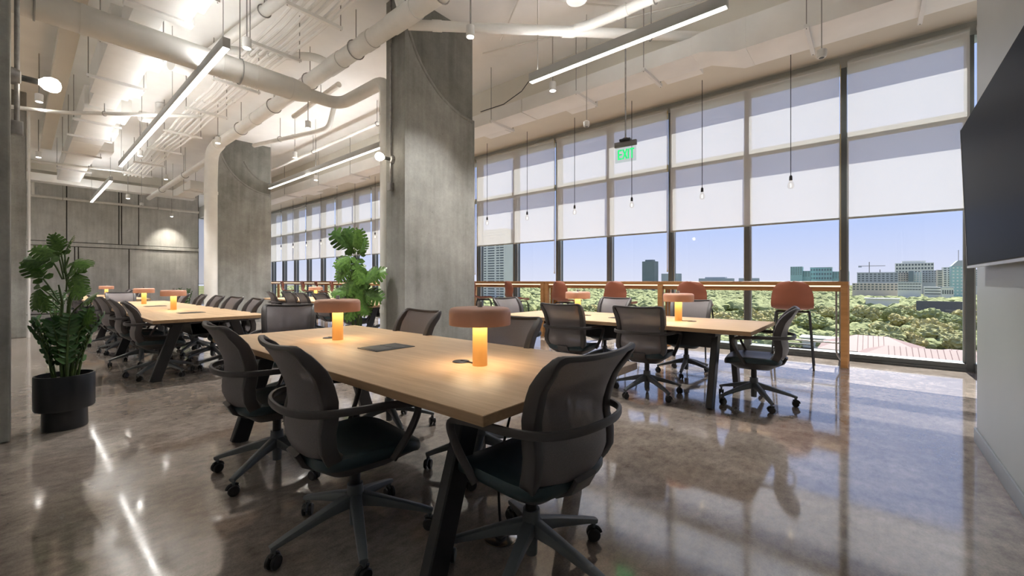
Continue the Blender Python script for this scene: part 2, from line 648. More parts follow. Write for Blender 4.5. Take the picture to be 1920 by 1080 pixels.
struct('floor', MB().box(X_END - 0.3, 3.2, -6.2, 8.15, -0.2, 0.0), 'floor_concrete', 'polished brown grey concrete floor of the whole office', smooth=0)
struct('ceiling', MB().box(X_END - 0.3, 3.2, -6.2, 8.15, CZ, CZ + 0.2), 'ceiling_paint', 'white painted concrete ceiling slab above the pipes', smooth=0)
struct('wall_right', MB().box(0.58, 0.80, -6.0, 4.44, 0, CZ), 'wall_paint_grey', 'grey painted wall carrying the black television', smooth=0)
struct('wall_alcove', MB().box(0.80, 3.2, 4.20, 4.40, 0, CZ).box(3.0, 3.2, 4.4, 8.1, 0, CZ), 'wall_paint_white', 'white alcove wall behind the grey television wall', smooth=0)
struct('wall_rear', MB().box(X_END - 0.3, 0.80, -6.2, -6.0, 0, CZ), 'wall_paint_white', 'plain white rear wall behind the columns', smooth=0)
struct('wall_passage', MB().box(X_END - 0.3, -22.1, 4.85, 5.0, 0, CZ), 'wall_paint_white', 'white side wall of the passage past the concrete wall', smooth=0)
struct('baseboard_right', MB().box(0.566, 0.58, -6.0, 4.45, 0.0, 0.10).box(0.566, 0.80, 4.44, 4.454, 0.0, 0.10), 'baseboard_grey', 'grey baseboard along the television wall', bevel=0.004)

wb_ = struct('wall_back', MB().box(-22.1, -21.93, -6.0, 5.0, 0, CZ), 'concrete_joint', 'board marked concrete end wall with panel joints and ledge', smooth=0)
G = 0.016
for (ys, z0, z1) in (((-5.98, -3.6, -1.2, 1.106, 2.482, 2.557, 3.052, 4.99), 2.545, 4.98), ((-5.98, -3.6, -1.2, 1.305, 1.399, 2.771, 4.99), 0.0, 2.40)):
    for y0, y1 in zip(ys, ys[1:]):
        px_ = -21.90 + rnd.uniform(-0.006, 0.006)
        MB().box(-21.95, px_, y0 + G, y1 - G, z0 + G, z1 - G).build('panel', 'concrete_wall', wb_, bevel=0.006, smooth=0)
MB().box(-21.95, -21.85, -5.98, 4.99, 2.405, 2.535).build('ledge', 'concrete_wall', wb_, bevel=0.01, smooth=0)

beam = struct('trim_1', MB().box(X_END - 0.3, 3.2, 6.1, 8.15, 4.45, CZ), 'beam_paint', 'deep cream edge beam running along the top of the windows', smooth=0)
struct('trim_2', MB().box(X_END - 0.3, 3.2, 7.86, 8.13, 4.27, 4.45), 'mullion_edge', 'pale grey window head rail under the edge beam', smooth=0)
# shallow slab beams over the aisle side
struct('trim_3', MB().box(X_END, 0.58, -0.95, -0.25, 4.62, CZ), 'beam_paint', 'painted ceiling beam over the column row on the aisle side', smooth=0)
struct('trim_4', MB().box(-20.9, -20.2, -6.0, 6.1, 4.70, CZ), 'beam_paint', 'cross beam under the ceiling near the concrete end wall', smooth=0)


def column(name, x1, y0, y1, label, bite=True, inner=False):
    x0 = x1 - 0.43
    root = thing(name, label, None, (0, 0, 0), kind='structure')
    if not bite:
        MB().box(x0, x1, y0, y1, 0, CZ).build('shaft', 'concrete', root, bevel=0.012, smooth=0)
        return root
    cy_, cz, r = y1 + 0.02, 4.9, 1.27
    a_lo = math.degrees(math.asin(0.02 / r))
    arcp = [(cy_ + r * math.cos(R(t)), cz + r * math.sin(R(t))) for t in [270 - a_lo - (90 - a_lo) * i / 28 for i in range(29)]]
    poly = [(y0, 0), (y1, 0)] + arcp + [(arcp[-1][0], CZ), (y0, CZ)]
    MB().prism(poly, 'x', x0, x1).build('shaft', 'concrete', root, smooth=0)
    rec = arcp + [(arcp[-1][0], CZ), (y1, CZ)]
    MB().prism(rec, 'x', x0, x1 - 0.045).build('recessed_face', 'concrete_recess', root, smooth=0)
    # rough raised lip left by the round form
    lip = [(x1 - 0.005, cy_ + (r + 0.03) * math.cos(R(t)), cz + (r + 0.03) * math.sin(R(t))) for t in [270 - a_lo - 2 - (82 - a_lo) * i / 40 for i in range(41)]]
    lip = [(a + rnd.uniform(-.004, .004), b, c) for a, b, c in lip]
    MB().tube(lip, [0.022 + rnd.uniform(-.004, .006) for _ in lip], 8).build('form_lip', 'concrete', root)
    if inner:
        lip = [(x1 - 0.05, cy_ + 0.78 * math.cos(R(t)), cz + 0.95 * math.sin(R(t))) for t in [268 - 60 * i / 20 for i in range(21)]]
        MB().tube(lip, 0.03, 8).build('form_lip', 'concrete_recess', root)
    return root


column('column', -4.67, 3.30, 4.58, 'large concrete pier behind the front oak table with curved form mark')
column('column', -13.10, 3.40, 4.70, 'farther concrete pier beyond the front one, beside the fat downpipe', inner=True)
column('column', -4.67, -1.32, -0.04, 'near concrete pier cut by the left picture edge beside the plant', bite=False)
c4 = column('column', -13.10, -1.20, 0.10, 'brownish concrete pier behind the plant at left', bite=False)
MB().tube([(-13.07, 0.13, 0.0), (-13.07, 0.13, 4.6)], 0.022, 8).build('corner_conduit', 'white_plastic', c4)

# ---- curtain wall: one window per bay
YW = 7.9
pane_low = MB().box(-0.596, 0.596, 7.915, 7.927, 0.10, 3.26).mesh('pane', 'pane_glass', smooth=0)
pane_top = MB().box(-0.596, 0.596, 7.915, 7.927, 3.32, 4.27).mesh('pane', 'pane_glass', smooth=0)
mull = MB().box(-0.035, 0.035, 7.83, 8.02, 0.0, 4.27).mesh('mullion', 'mullion_metal', smooth=0)
trans = MB().box(-0.596, 0.596, 7.85, 8.13, 3.26, 3.32).mesh('transom', 'mullion_metal', smooth=0)
sill = MB().box(-0.596, 0.596, 7.80, 8.05, 0.0, 0.10).mesh('sill_rail', 'mullion_metal', 0.006, 0)
bead = MB().box(-0.596, -0.575, 7.885, 7.93, 0.10, 3.26).box(0.575, 0.596, 7.885, 7.93, 0.10, 3.26).mesh('glazing_bead', 'mullion_edge', smooth=0)
shoe = MB().box(-0.596, 0.596, 7.775, 7.80, 0.0, 0.035).mesh('floor_strip', 'mullion_metal', smooth=0)
bays = [(MX[0] + 1.262, MX[0])] + list(zip(MX, MX[1:]))
for i, (xa, xb) in enumerate(bays):
    w = thing('window_%d' % (i + 1), 'floor to ceiling window bay %s' % ('past the television wall' if i == 0 else 'with dark metal mullion'), None, ((xa + xb) / 2, 0, 0), kind='structure')
    put('pane', pane_low, w)
    put('pane', pane_top, w)
    put('mullion', mull, w, (-0.631, 0, 0))
    put('transom', trans, w)
    put('sill_rail', sill, w)
    put('glazing_bead', bead, w)
    put('floor_strip', shoe, w)
# glazed end of the passage
w = thing('window_%d' % (len(bays) + 1), 'glazed end of the passage beyond the concrete wall', None, (X_END, 0, 0), kind='structure')
for k in range(3):
    y0 = 5.05 + k * 0.93
    MB().box(-0.006, 0.006, y0 + 0.03, y0 + 0.90, 0.1, 4.4).build('pane', 'pane_glass', w, smooth=0)
    MB().box(-0.09, 0.09, y0 - 0.03, y0 + 0.03, 0, 4.45).build('mullion', 'mullion_metal', w, smooth=0)
MB().box(-0.09, 0.09, 5.0, 7.83, 0.0, 0.10).build('sill_rail', 'mullion_metal', w, smooth=0)
MB().box(-0.09, 0.09, 5.0, 7.83, 4.4, 5.0).build('head_rail', 'mullion_edge', w, smooth=0)

# ================================================================== ROLLER BLINDS
YB = 7.775


def blind(x0, x1, label, chain=True):
    b = thing('roller_blind', label, 'blind', ((x0 + x1) / 2, YB, 0), group='roller blinds along the window wall')
    h = (x1 - x0) / 2
    MB().add([(-h, 0, 2.07), (h, 0, 2.07), (h, 0, 4.30), (-h, 0, 4.30)], [(0, 1, 2, 3)]).build('fabric', 'blind_fabric', b, smooth=0)
    MB().box(-h, h, -0.009, 0.009, 2.045, 2.075).build('hem_bar', 'mullion_edge', b, bevel=0.003)
    MB().cyl((-h, 0.02, 4.325), (h, 0.02, 4.325), 0.035, n=12).build('roller_tube', 'mullion_edge', b)
    if chain:
        c = MB().tube([(h + 0.012, -0.01, 4.3), (h + 0.012, -0.012, 1.36)], 0.004, 5).tube([(h + 0.012, 0.015, 4.3), (h + 0.012, 0.012, 1.36)], 0.004, 5)
        c.build('bead_chain', 'chain_brass', b)
        MB().tube(arc((h + 0.012, 0, 1.34), 0.02, 0, 360, 12, 'yz')[:-1], 0.006, 6, closed=True).build('chain_weight', 'chain_brass', b)
    return b


blind(MX[0] + 0.05, MX[0] + 1.21, 'pale roller blind half hidden behind the television wall', False)
blind(MX[1] + 0.045, MX[0] - 0.01, 'single bay roller blind nearest the television', False)
names_b = ['wide roller blind left of the tall dark mullion near the television',
           'wide roller blind behind the green exit sign',
           'wide roller blind next to the right edge of the large pier',
           'roller blind just behind the large concrete pier']
k = 1
i = 0
while k + 2 < len(MX):
    lab = names_b[i] if i < len(names_b) else 'far roller blind seen between the two concrete piers, %s from the large pier' % ['first', 'second', 'third', 'fourth', 'fifth', 'sixth', 'seventh'][i - len(names_b)]
    blind(MX[k + 2] + 0.022, MX[k] - 0.045, lab, i < 4)
    k += 2
    i += 1

eb = thing('roller_blind', 'pale roller blind across the glazed end of the far passage', 'blind', (X_END + 0.16, 6.42, 0), group='roller blinds along the window wall')
MB().add([(0, -1.38, 1.0), (0, 1.38, 1.0), (0, 1.38, 4.40), (0, -1.38, 4.40)], [(0, 1, 2, 3)]).build('fabric', 'blind_fabric', eb, smooth=0)
MB().box(-0.009, 0.009, -1.38, 1.38, 0.975, 1.005).build('hem_bar', 'mullion_edge', eb)
MB().cyl((-0.02, -1.38, 4.42), (-0.02, 1.38, 4.42), 0.035, n=12).build('roller_tube', 'mullion_edge', eb)

# ================================================================== TABLES
TZ = 0.725


def table(x0, x1, y0, y1, label, modules, group='oak work tables'):
    t = thing('work_table', label, 'table', ((x0 + x1) / 2, (y0 + y1) / 2, 0), group=group)
    L, W = (x1 - x0) / 2, (y1 - y0) / 2
    MB().box(-L, L, -W, W, TZ - 0.038, TZ).build('table_top', 'oak_top', t, bevel=0.003)
    MB().box(-L + 0.001, L - 0.001, -W - 0.0015, -W + 0.01, TZ - 0.035, TZ - 0.003).box(-L + 0.001, L - 0.001, W - 0.01, W + 0.0015, TZ - 0.035, TZ - 0.003) \
        .box(-L - 0.0015, -L + 0.01, -W, W, TZ - 0.035, TZ - 0.003).box(L - 0.01, L + 0.0015, -W, W, TZ - 0.035, TZ - 0.003).build('edge_band', 'oak_edge', t, smooth=0)
    pos = [-L + 0.34, L - 0.34] + ([0.0] if L > 2.6 else [])
    for px_ in pos:
        for s in (-1, 1):
            a, b = Vector((px_, s * (W - 0.29), TZ - 0.04)), Vector((px_, s * (W - 0.07), 0.0))
            MB().sweep([a, b], rrect(0.055, 0.105, 0.006, 1), up=(0, 1, 0)).build('leg', 'black_steel', t)
        MB().box(px_ - 0.03, px_ + 0.03, -W + 0.12, W - 0.12, TZ - 0.085, TZ - 0.04).build('cross_bar', 'black_steel', t, bevel=0.004)
    MB().box(-L + 0.3, L - 0.3, -0.187, -0.164, TZ - 0.08, TZ - 0.04).box(-L + 0.3, L - 0.3, 0.164, 0.187, TZ - 0.08, TZ - 0.04).build('long_rail', 'black_steel', t, bevel=0.004)
    tray = MB()
    tray.prism([(-0.16, TZ - 0.05), (-0.13, TZ - 0.23), (0.13, TZ - 0.23), (0.16, TZ - 0.05), (0.154, TZ - 0.05), (0.125, TZ - 0.224), (-0.125, TZ - 0.224), (-0.154, TZ - 0.05)], 'x', -L + 0.42, L - 0.42)
    tray.build('cable_tray', 'black_steel', t)
    for mx in modules:
        m_ = MB().box(mx - 0.11 - 0.0, mx + 0.11, -0.14, 0.14, TZ + 0.0005, TZ + 0.004).build('power_module', 'black_plastic', t, bevel=0.0015)
        MB().box(mx - 0.09, mx + 0.09, -0.125, 0.0, TZ + 0.004, TZ + 0.0065).box(mx - 0.09, mx + 0.09, 0.008, 0.085, TZ + 0.004, TZ + 0.0065).build('module_lid', 'module_grey', m_, bevel=0.001)
    return t


T1 = table(-3.78, -0.93, 0.95, 2.10, 'nearest oak work table in the middle foreground with two terracotta lamps', [0.0])
T2 = table(-3.62, -0.76, 3.97, 5.12, 'oak work table nearest the windows in front of the bar counter', [0.0])
T3 = table(-11.7, -5.85, 0.93, 2.06, 'long oak work table at left behind the plant', [-0.45 + 0.0 + 2.3 - 0.0, -0.45])
T4 = table(-18.3, -13.2, 0.93, 2.06, 'farthest oak work table close to the concrete end wall', [0.0])
T5 = table(-11.6, -6.6, 3.97, 5.12, 'oak work table between the two concrete piers by the windows', [0.0])


# ================================================================== TABLE LAMPS
def make_lamp():
    t = thing('table_lamp', '', 'lamp', group='terracotta table lamps')
    MB().lathe([(0.030, 0.0), (0.0375, 0.0), (0.0375, 0.222), (0.030, 0.222)], 28).build('stem', 'lamp_stem', t)
    sh = MB().lathe([(0.0376, 0.214), (0.145, 0.214), (0.146, 0.206), (0.153, 0.206), (0.155, 0.210), (0.155, 0.268), (0.1535, 0.279), (0.147, 0.288),
                     (0.136, 0.292), (0.02, 0.294), (0.001, 0.294)], 48).build('lamp_shade', 'terracotta', t)
    MB().lathe([(0.045, 0.2115), (0.135, 0.2115), (0.135, 0.2135), (0.045, 0.2135)], 40).build('diffuser', 'lamp_diffuser', sh)
    MB().lathe([(0.001, 0.294), (0.013, 0.294), (0.013, 0.318), (0.011, 0.321), (0.001, 0.321)], 18).build('knob', 'galvanised', sh)
    pts = fillet([(-0.03, 0, 0.004), (-0.08, 0.01, 0.004), (-0.14, 0.0, 0.006), (-0.145, 0.0, 0.002)], 0.03)
    MB().tube(pts, 0.0035, 6).build('cord', 'cord_black', t)
    return t


lamp0 = make_lamp()
lu = []
for x, y, rz, lab in ((-2.94, 1.50, 0, 'terracotta disc lamp on the nearest table, the one farther back'),
                      (-1.50, 1.51, 0, 'largest terracotta disc lamp, at the front of the nearest table'),
                      (-2.80, 4.56, 180, 'terracotta lamp on the window table, left one before the stools'),
                      (-1.57, 4.60, 180, 'terracotta lamp on the window table, right one'),
                      (-7.83, 1.48, 0, 'terracotta lamp nearest on the long left table'),
                      (-10.23, 1.50, 0, 'second terracotta lamp on the long left table'),
                      (-15.90, 1.55, 0, 'far small terracotta lamp before the concrete end wall'),
                      (-10.0, 4.56, 0, 'far terracotta lamp on the table between the two piers')):
    again(lamp0, lu, (x, y, TZ), R(rz), lab)
gu = []
g0 = MB().lathe([(0.001, 0.0), (0.045, 0.0), (0.045, 0.003), (0.040, 0.005), (0.001, 0.005)], 28).build('cable_grommet', 'black_plastic')
tag(g0, '', 'grommet', 'round black cable grommets in the table tops')
for x, y, lab in ((-3.07, 1.50, 'black cable grommet beside the farther lamp of the nearest table'), (-1.64, 1.51, 'black cable grommet beside the largest lamp'),
                  (-2.66, 4.56, 'black cable grommet by the left lamp of the window table'), (-1.43, 4.60, 'black cable grommet by the right lamp of the window table'),
                  (-7.97, 1.48, 'black cable grommet by the nearest lamp of the long left table')):
    again(g0, gu, (x, y, TZ + 0.0005), 0, lab)


# ================================================================== TASK CHAIRS
def back_center(z):
    K = [(0.415, -0.205), (0.45, -0.245), (0.50, -0.272), (0.56, -0.275), (0.62, -0.262), (0.68, -0.262), (0.75, -0.282), (0.82, -0.312), (0.895, -0.352)]
    if z <= K[0][0]:
        return K[0][1]
    for (a, p), (b, q) in zip(K, K[1:]):
        if z <= b:
            t = (z - a) / (b - a)
            return p + (q - p) * t
    return K[-1][1]


def back_half(z):
    K = [(0.415, 0.165), (0.45, 0.215), (0.50, 0.232), (0.58, 0.226), (0.65, 0.218), (0.75, 0.226), (0.85, 0.236), (0.895, 0.242)]
    if z <= K[0][0]:
        return K[0][1]
    for (a, p), (b, q) in zip(K, K[1:]):
        if z <= b:
            t = (z - a) / (b - a)
            return p + (q - p) * t
    return K[-1][1]


def back_pt(s, z):
    """s in -1..1 across the back"""
    top = max(0.0, (z - 0.80) / 0.095)
    wrap = 0.075 - 0.045 * top
    return Vector((s * back_half(z), back_center(z) + wrap * abs(s) ** 2.2, z + 0.012 * top * abs(s) ** 2))


def make_chair():
    t = thing('task_chair', '', 'chair', group='dark mesh task chairs')
    # seat pad
    def seat_ring(k, z, dz_front):
        out = []
        for i in range(40):
            a = 2 * PI * i / 40
            c, s_ = math.cos(a), math.sin(a)
            e = 0.42
            x = 0.245 * k * math.copysign(abs(c) ** e, c)
            y = 0.235 * k * math.copysign(abs(s_) ** e, s_)
            zz = z - dz_front * max(0, (y - 0.10) / 0.135) ** 2 + 0.010 * (x / 0.245) ** 2
            out.append((x, y + 0.005, zz))
        return out
    st = MB().loft([seat_ring(0.86, 0.395, 0.03), seat_ring(0.97, 0.398, 0.035), seat_ring(1.0, 0.412, 0.035), seat_ring(1.0, 0.430, 0.035),
                    seat_ring(0.975, 0.443, 0.032), seat_ring(0.90, 0.448, 0.026), seat_ring(0.55, 0.445, 0.014), seat_ring(0.05, 0.443, 0.0)]).build('seat', 'chair_leather', t)
    MB().loft([[(x * 0.55, y * 0.6, 0.335) for x, y, z in seat_ring(1, 0, 0)], [(x * 0.78, y * 0.8, 0.372) for x, y, z in seat_ring(1, 0, 0)],
               seat_ring(0.93, 0.392, 0.03), seat_ring(0.93, 0.399, 0.03)]).build('seat_pan', 'chair_frame', st)
    # backrest net
    z0, z1 = 0.425, 0.89
    MB().grid(lambda u, v: back_pt((2 * u - 1) * (0.95 - 0.07 * max(0.0, (v - 0.92) / 0.08)), z0 + (z1 - z0) * v), 14, 16, 0.004).build('back_mesh', 'chair_mesh', t)
    # frame around it
    ring = []
    zs = [0.415 + (0.895 - 0.415) * i / 16 for i in range(17)]
    zs = [0.415 + (0.855 - 0.415) * i / 15 for i in range(16)]
    right = [(0.97, z, 1.0) for z in zs]
    crn = [(0.968, 0.870, 0.8), (0.955, 0.881, 0.7), (0.925, 0.889, 0.6), (0.88, 0.893, 0.5)]
    topn = [(0.82 - 1.64 * i / 10, 0.895, 0.35) for i in range(11)]
    left = [(-s2, z, k) for s2, z, k in reversed(right)]
    bot = [(-0.97 + 1.94 * i / 12, 0.415, 0.45) for i in range(13)]
    path = right + crn + topn + [(-s2, z, k) for s2, z, k in reversed(crn)] + left[:-1] + [(-0.93, 0.412, 0.6)] + bot[1:-1] + [(0.93, 0.412, 0.6)]
    pts, ups, secs = [], [], []
    for s_, z, k in path:
        q = back_pt(s_, z)
        if k < 0.9 and z < 0.5:
            q.z -= 0.012
        pts.append(q)
        ups.append((0, 1, 0))
        bow = 1.0 - 0.35 * max(0, (z - 0.75) / 0.145)
        secs.append(rrect(0.022 + 0.024 * min(1, max(0, (k - 0.4) / 0.6)), (0.022 + (0.062 * bow - 0.022) * min(1, max(0, (k - 0.4) / 0.6))) if z > 0.5 or k > 0.9 else 0.05, 0.009, 2))
    MB().sweep(pts, secs, ups, closed=True).build('back_frame', 'chair_frame', t)
    # spine carrying the back
    MB().sweep([(0, -0.06, 0.36), (0, -0.17, 0.365), (0, -0.235, 0.40), (0, -0.262, 0.45)], rrect(0.12, 0.022, 0.008, 2), up=(0, 0, 1)).build('back_bracket', 'chair_frame', t)
    # arm loop: one band from seat side up, round the back, and down again
    half = [(0.245, 0.06, 0.40), (0.282, 0.125, 0.52), (0.296, 0.165, 0.628), (0.296, 0.02, 0.648), (0.288, -0.13, 0.650), (0.245, -0.262, 0.650), (0.13, -0.318, 0.650), (0.0, -0.330, 0.650)]
    full = half + [(-x, y, z) for x, y, z in reversed(half[:-1])]
    fp = fillet(full, 0.075, 5)
    ups = [(0, 0, 1) if 0.64 < q.z else (0, 0.5, 0.35) for q in fp]
    sec = [rrect(0.016, 0.032, 0.007, 2) if q.z > 0.635 else rrect(0.032, 0.022, 0.008, 2) for q in fp]
    MB().sweep(fp, sec, ups).build('arm_loop', 'chair_frame', t)
    # lift and base
    MB().cyl((0, 0, 0.20), (0, 0, 0.34), 0.024, n=18).build('gas_lift', 'black_plastic', t)
    hub = MB().lathe([(0.001, 0.055), (0.024, 0.055), (0.026, 0.13), (0.042, 0.135), (0.044, 0.165), (0.036, 0.20), (0.034, 0.235), (0.001, 0.235)], 20).build('base_hub', 'chair_base', t)
    leg = MB()
    secs = [rrect(0.052, 0.060, 0.012, 2), rrect(0.046, 0.044, 0.012, 2), rrect(0.038, 0.026, 0.009, 2), rrect(0.032, 0.022, 0.008, 2)]
    leg.sweep([(0.030, 0, 0.165), (0.12, 0, 0.148), (0.29, 0, 0.102), (0.345, 0, 0.084)], secs, up=(0, 0, 1))
    leg.cyl((0.333, 0, 0.048), (0.333, 0, 0.092), 0.010, n=8)
    lm = leg.mesh('base_leg', 'chair_base')
    ca = MB()
    for s_ in (-1, 1):
        ca.lathe([(0.001, 0), (0.024, 0), (0.0285, 0.004), (0.0285, 0.014), (0.024, 0.018), (0.001, 0.018)], 18)
        n = len(ca.v)
        m_ = 6 * 18
        for q in range(n - m_, n):
            x, y, z = ca.v[q]
            ca.v[q] = (x, s_ * (z + 0.005), y + 0.0285)
    ca.box(-0.012, 0.012, -0.006, 0.006, 0.02, 0.052)
    ca.tube(arc((0, 0, 0.0285), 0.033, 10, 130, 8, 'xz'), 0.008, 6)
    cm = ca.mesh('caster', 'caster_rubber')
    for k in range(5):
        a = R(90 + 72 * k)
        put('base_leg', lm, t, rot=(0, 0, a))
        put('caster', cm, t, (0.333 * math.cos(a), 0.333 * math.sin(a), 0.0), (0, 0, a + R((37, 110, 200, 280, 330)[k])))
    return t


chair0 = make_chair()
cu = []
for x, y, rz, lab in (
    (-1.78, 0.99, -6, 'front left task chair nearest the camera, pulled up to the nearest table'),
    (-2.78, 1.03, -4, 'task chair behind the front left one along the nearest table'),
    (-1.04, 1.34, 86, 'large task chair seen from behind at the right end of the nearest table'),
    (-4.31, 1.68, -118, 'task chair at the far left end of the nearest table, back facing the pier'),
    (-2.88, 1.89, 178, 'task chair across the nearest table, in front of the large pier'),
    (-1.86, 1.89, 184, 'task chair across the nearest table, hidden behind the largest lamp'),
    (-2.56, 4.08, 4, 'task chair on the near side of the window table, left of two'),
    (-1.74, 4.17, 6, 'task chair on the near side of the window table, right of two'),
    (-0.84, 4.52, 97, 'task chair in profile at the right end of the window table'),
    (-1.74, 5.38, 186, 'task chair on the window side behind the right lamp of the window table'),
    (-2.86, 5.38, 177, 'task chair on the window side in the middle of the window table'),
    (-3.78, 4.62, -96, 'task chair at the left end of the window table beside the pier'),
    (-6.60, 1.12, -8, 'first task chair on the near side of the long left table'),
    (-7.80, 1.12, -3, 'second task chair on the near side of the long left table'),
    (-9.22, 1.12, 4, 'third task chair on the near side of the long left table'),
    (-10.30, 1.12, -4, 'fourth task chair on the near side of the long left table'),
    (-6.54, 1.85, 177, 'task chair on the far side of the long left table, nearest the camera'),
    (-7.38, 1.85, 184, 'second task chair on the far side of the long left table'),
    (-8.25, 1.85, 180, 'third task chair on the far side of the long left table'),
    (-9.20, 1.85, 176, 'fourth task chair on the far side of the long left table'),
    (-10.40, 1.85, 182, 'last task chair on the far side of the long left table'),
    (-12.10, 1.45, -86, 'task chair at the far end of the long left table'),
    (-13.95, 1.14, -6, 'first task chair on the near side of the farthest table'),
    (-14.90, 1.14, 4, 'second task chair on the near side of the farthest table'),
    (-16.30, 1.14, 0, 'third task chair on the near side of the farthest table'),
    (-14.40, 1.85, 180, 'first task chair on the far side of the farthest table'),
    (-15.50, 1.85, 178, 'second task chair on the far side of the farthest table'),
    (-16.80, 1.85, 183, 'third task chair on the far side of the farthest table'),
    (-10.80, 4.16, -10, 'leftmost black task chair at the table between the piers'),
    (-9.86, 4.16, 4, 'second black task chair from the left at the table between the piers'),
    (-9.15, 4.16, -4, 'third black task chair from the left at the table between the piers'),
    (-8.34, 4.16, 6, 'black task chair behind the farther terracotta lamp of the nearest table'),
    (-7.45, 4.16, 0, 'black task chair behind the tall plant by the large pier'),
    (-9.4, 5.38, 180, 'task chair on the window side of the table between the piers, farther'),
    (-8.4, 5.38, 176, 'task chair on the window side of the table between the piers, nearer'),
):
    o = again(chair0, cu, (x, y, 0), R(rz), lab)
    turn = {1: 36, 2: 0, 3: 40}.get(len(cu), (len(cu) * 29) % 72)
    n_leg = n_cas = 0
    for ch in o.children:
        if ch.name.startswith('base_leg'):
            ch.rotation_euler = (0, 0, R(90 + turn + 72 * n_leg))
            n_leg += 1
        elif ch.name.startswith('caster'):
            a = R(90 + turn + 72 * n_cas)
            ch.location = (0.333 * math.cos(a), 0.333 * math.sin(a), 0)
            ch.rotation_euler = (0, 0, a + R((37, 110, 200, 280, 330)[n_cas] + 17 * len(cu)))
            n_cas += 1


# ================================================================== BAR COUNTER AND STOOLS
CTZ = 1.145
YC0, YC1 = 7.06, 7.50


def counter(x0, x1, label, legs):
    t = thing('bar_counter', label, 'counter', ((x0 + x1) / 2, (YC0 + YC1) / 2, 0))
    L, W = (x1 - x0) / 2, (YC1 - YC0) / 2
    MB().box(-L, L, -W, W, CTZ - 0.055, CTZ).build('counter_top', 'counter_wood', t, bevel=0.004)
    MB().box(-L + 0.02, L - 0.02, -W + 0.035, -W + 0.075, CTZ - 0.135, CTZ - 0.075).build('front_rail', 'counter_wood', t, bevel=0.003)
    MB().box(-L + 0.03, L - 0.03, -W + 0.050, -W + 0.070, CTZ - 0.075, CTZ - 0.055).build('light_strip', 'counter_led', t)
    MB().box(-L + 0.02, L - 0.02, W - 0.06, W - 0.02, CTZ - 0.135, CTZ - 0.055).build('rear_rail', 'counter_wood', t, bevel=0.003)
    for lx in legs:
        q = lx - (x0 + x1) / 2
        s = -1 if q > 0 else 1
        MB().box(q - 0.04, q + 0.04, -W, -W + 0.085, 0.0, CTZ - 0.055).build('leg', 'counter_wood', t, bevel=0.003)
        MB().box(q - 0.04, q + 0.04, W - 0.085, W, 0.0, CTZ - 0.055).build('leg', 'counter_wood', t, bevel=0.003)
        MB().tube(fillet([(q + s * 0.09, -W + 0.12, CTZ - 0.08), (q + s * 0.09, -W + 0.12, 0.16), (q + s * 0.02, -W + 0.10, 0.06)], 0.06), 0.011, 8).build('bracket', 'steel_rod', t)
    MB().tube([(-L + 0.06, 0.02, 0.30), (L - 0.06, 0.02, 0.30)], 0.012, 8).build('foot_rail', 'steel_rod', t)
    MB().box(-0.06, 0.06, -0.02, 0.06, CTZ, CTZ + 0.004).build('socket_plate', 'black_plastic', t)
    return t


counter(-5.14, -0.22, 'orange wood bar counter under the windows, its end post near the television', [-0.26, -2.72, -5.10])
counter(-10.06, -5.16, 'middle bar counter under the windows behind the large pier', [-5.20, -7.6, -10.02])
counter(-20.0, -10.6, 'far bar counter under the windows between the two piers', [-10.64, -13.1, -15.5, -19.96])


def make_stool():
    t = thing('bar_stool', '', 'stool', group='terracotta bar stools')
    prof = [(0.215, 0.752, 0.165), (0.205, 0.768, 0.195), (0.14, 0.775, 0.212), (0.02, 0.768, 0.220), (-0.10, 0.768, 0.226), (-0.165, 0.785, 0.232), (-0.205, 0.83, 0.236),
            (-0.222, 0.90, 0.232), (-0.234, 0.98, 0.222), (-0.245, 1.05, 0.202), (-0.252, 1.10, 0.165), (-0.256, 1.128, 0.115), (-0.257, 1.138, 0.045)]

    def fn(u, v):
        f = v * (len(prof) - 1)
        i_ = min(int(f), len(prof) - 2)
        a = f - i_
        y, z, w_ = [p_ + (q_ - p_) * a for p_, q_ in zip(prof[i_], prof[i_ + 1])]
        s_ = 2 * u - 1
        up = min(1, max(0, (z - 0.77) / 0.2))
        y += 0.075 * up * s_ * s_
        z += 0.030 * (1 - up) * s_ * s_ * (1 if v > 0.1 else 0.4)
        return (s_ * w_, y, z)
    MB().grid(fn, 14, 36, 0.012).build('shell', 'stool_shell', t, smooth=60)
    fr = MB()
    for sx in (-1, 1):
        fr.tube(fillet([(sx * 0.235, 0.235, 0.0), (sx * 0.185, 0.165, 0.735), (sx * 0.185, -0.14, 0.735), (sx * 0.235, -0.235, 0.0)], 0.05), 0.0115, 8)
    fr.tube([(-0.185, 0.06, 0.738), (0.185, 0.06, 0.738)], 0.010, 8)
    fr.tube([(-0.185, -0.08, 0.738), (0.185, -0.08, 0.738)], 0.010, 8)
    fr.build('leg_frame', 'black_steel', t)
    k = 0.38
    fx, fy = 0.235 - 0.05 * k, 0.235 - 0.085 * k
    MB().tube([(-fx, -fy, 0.28), (fx, -fy, 0.28), (fx, fy, 0.28), (-fx, fy, 0.28)], 0.009, 8, closed=True).build('foot_ring', 'black_steel', t)
    return t


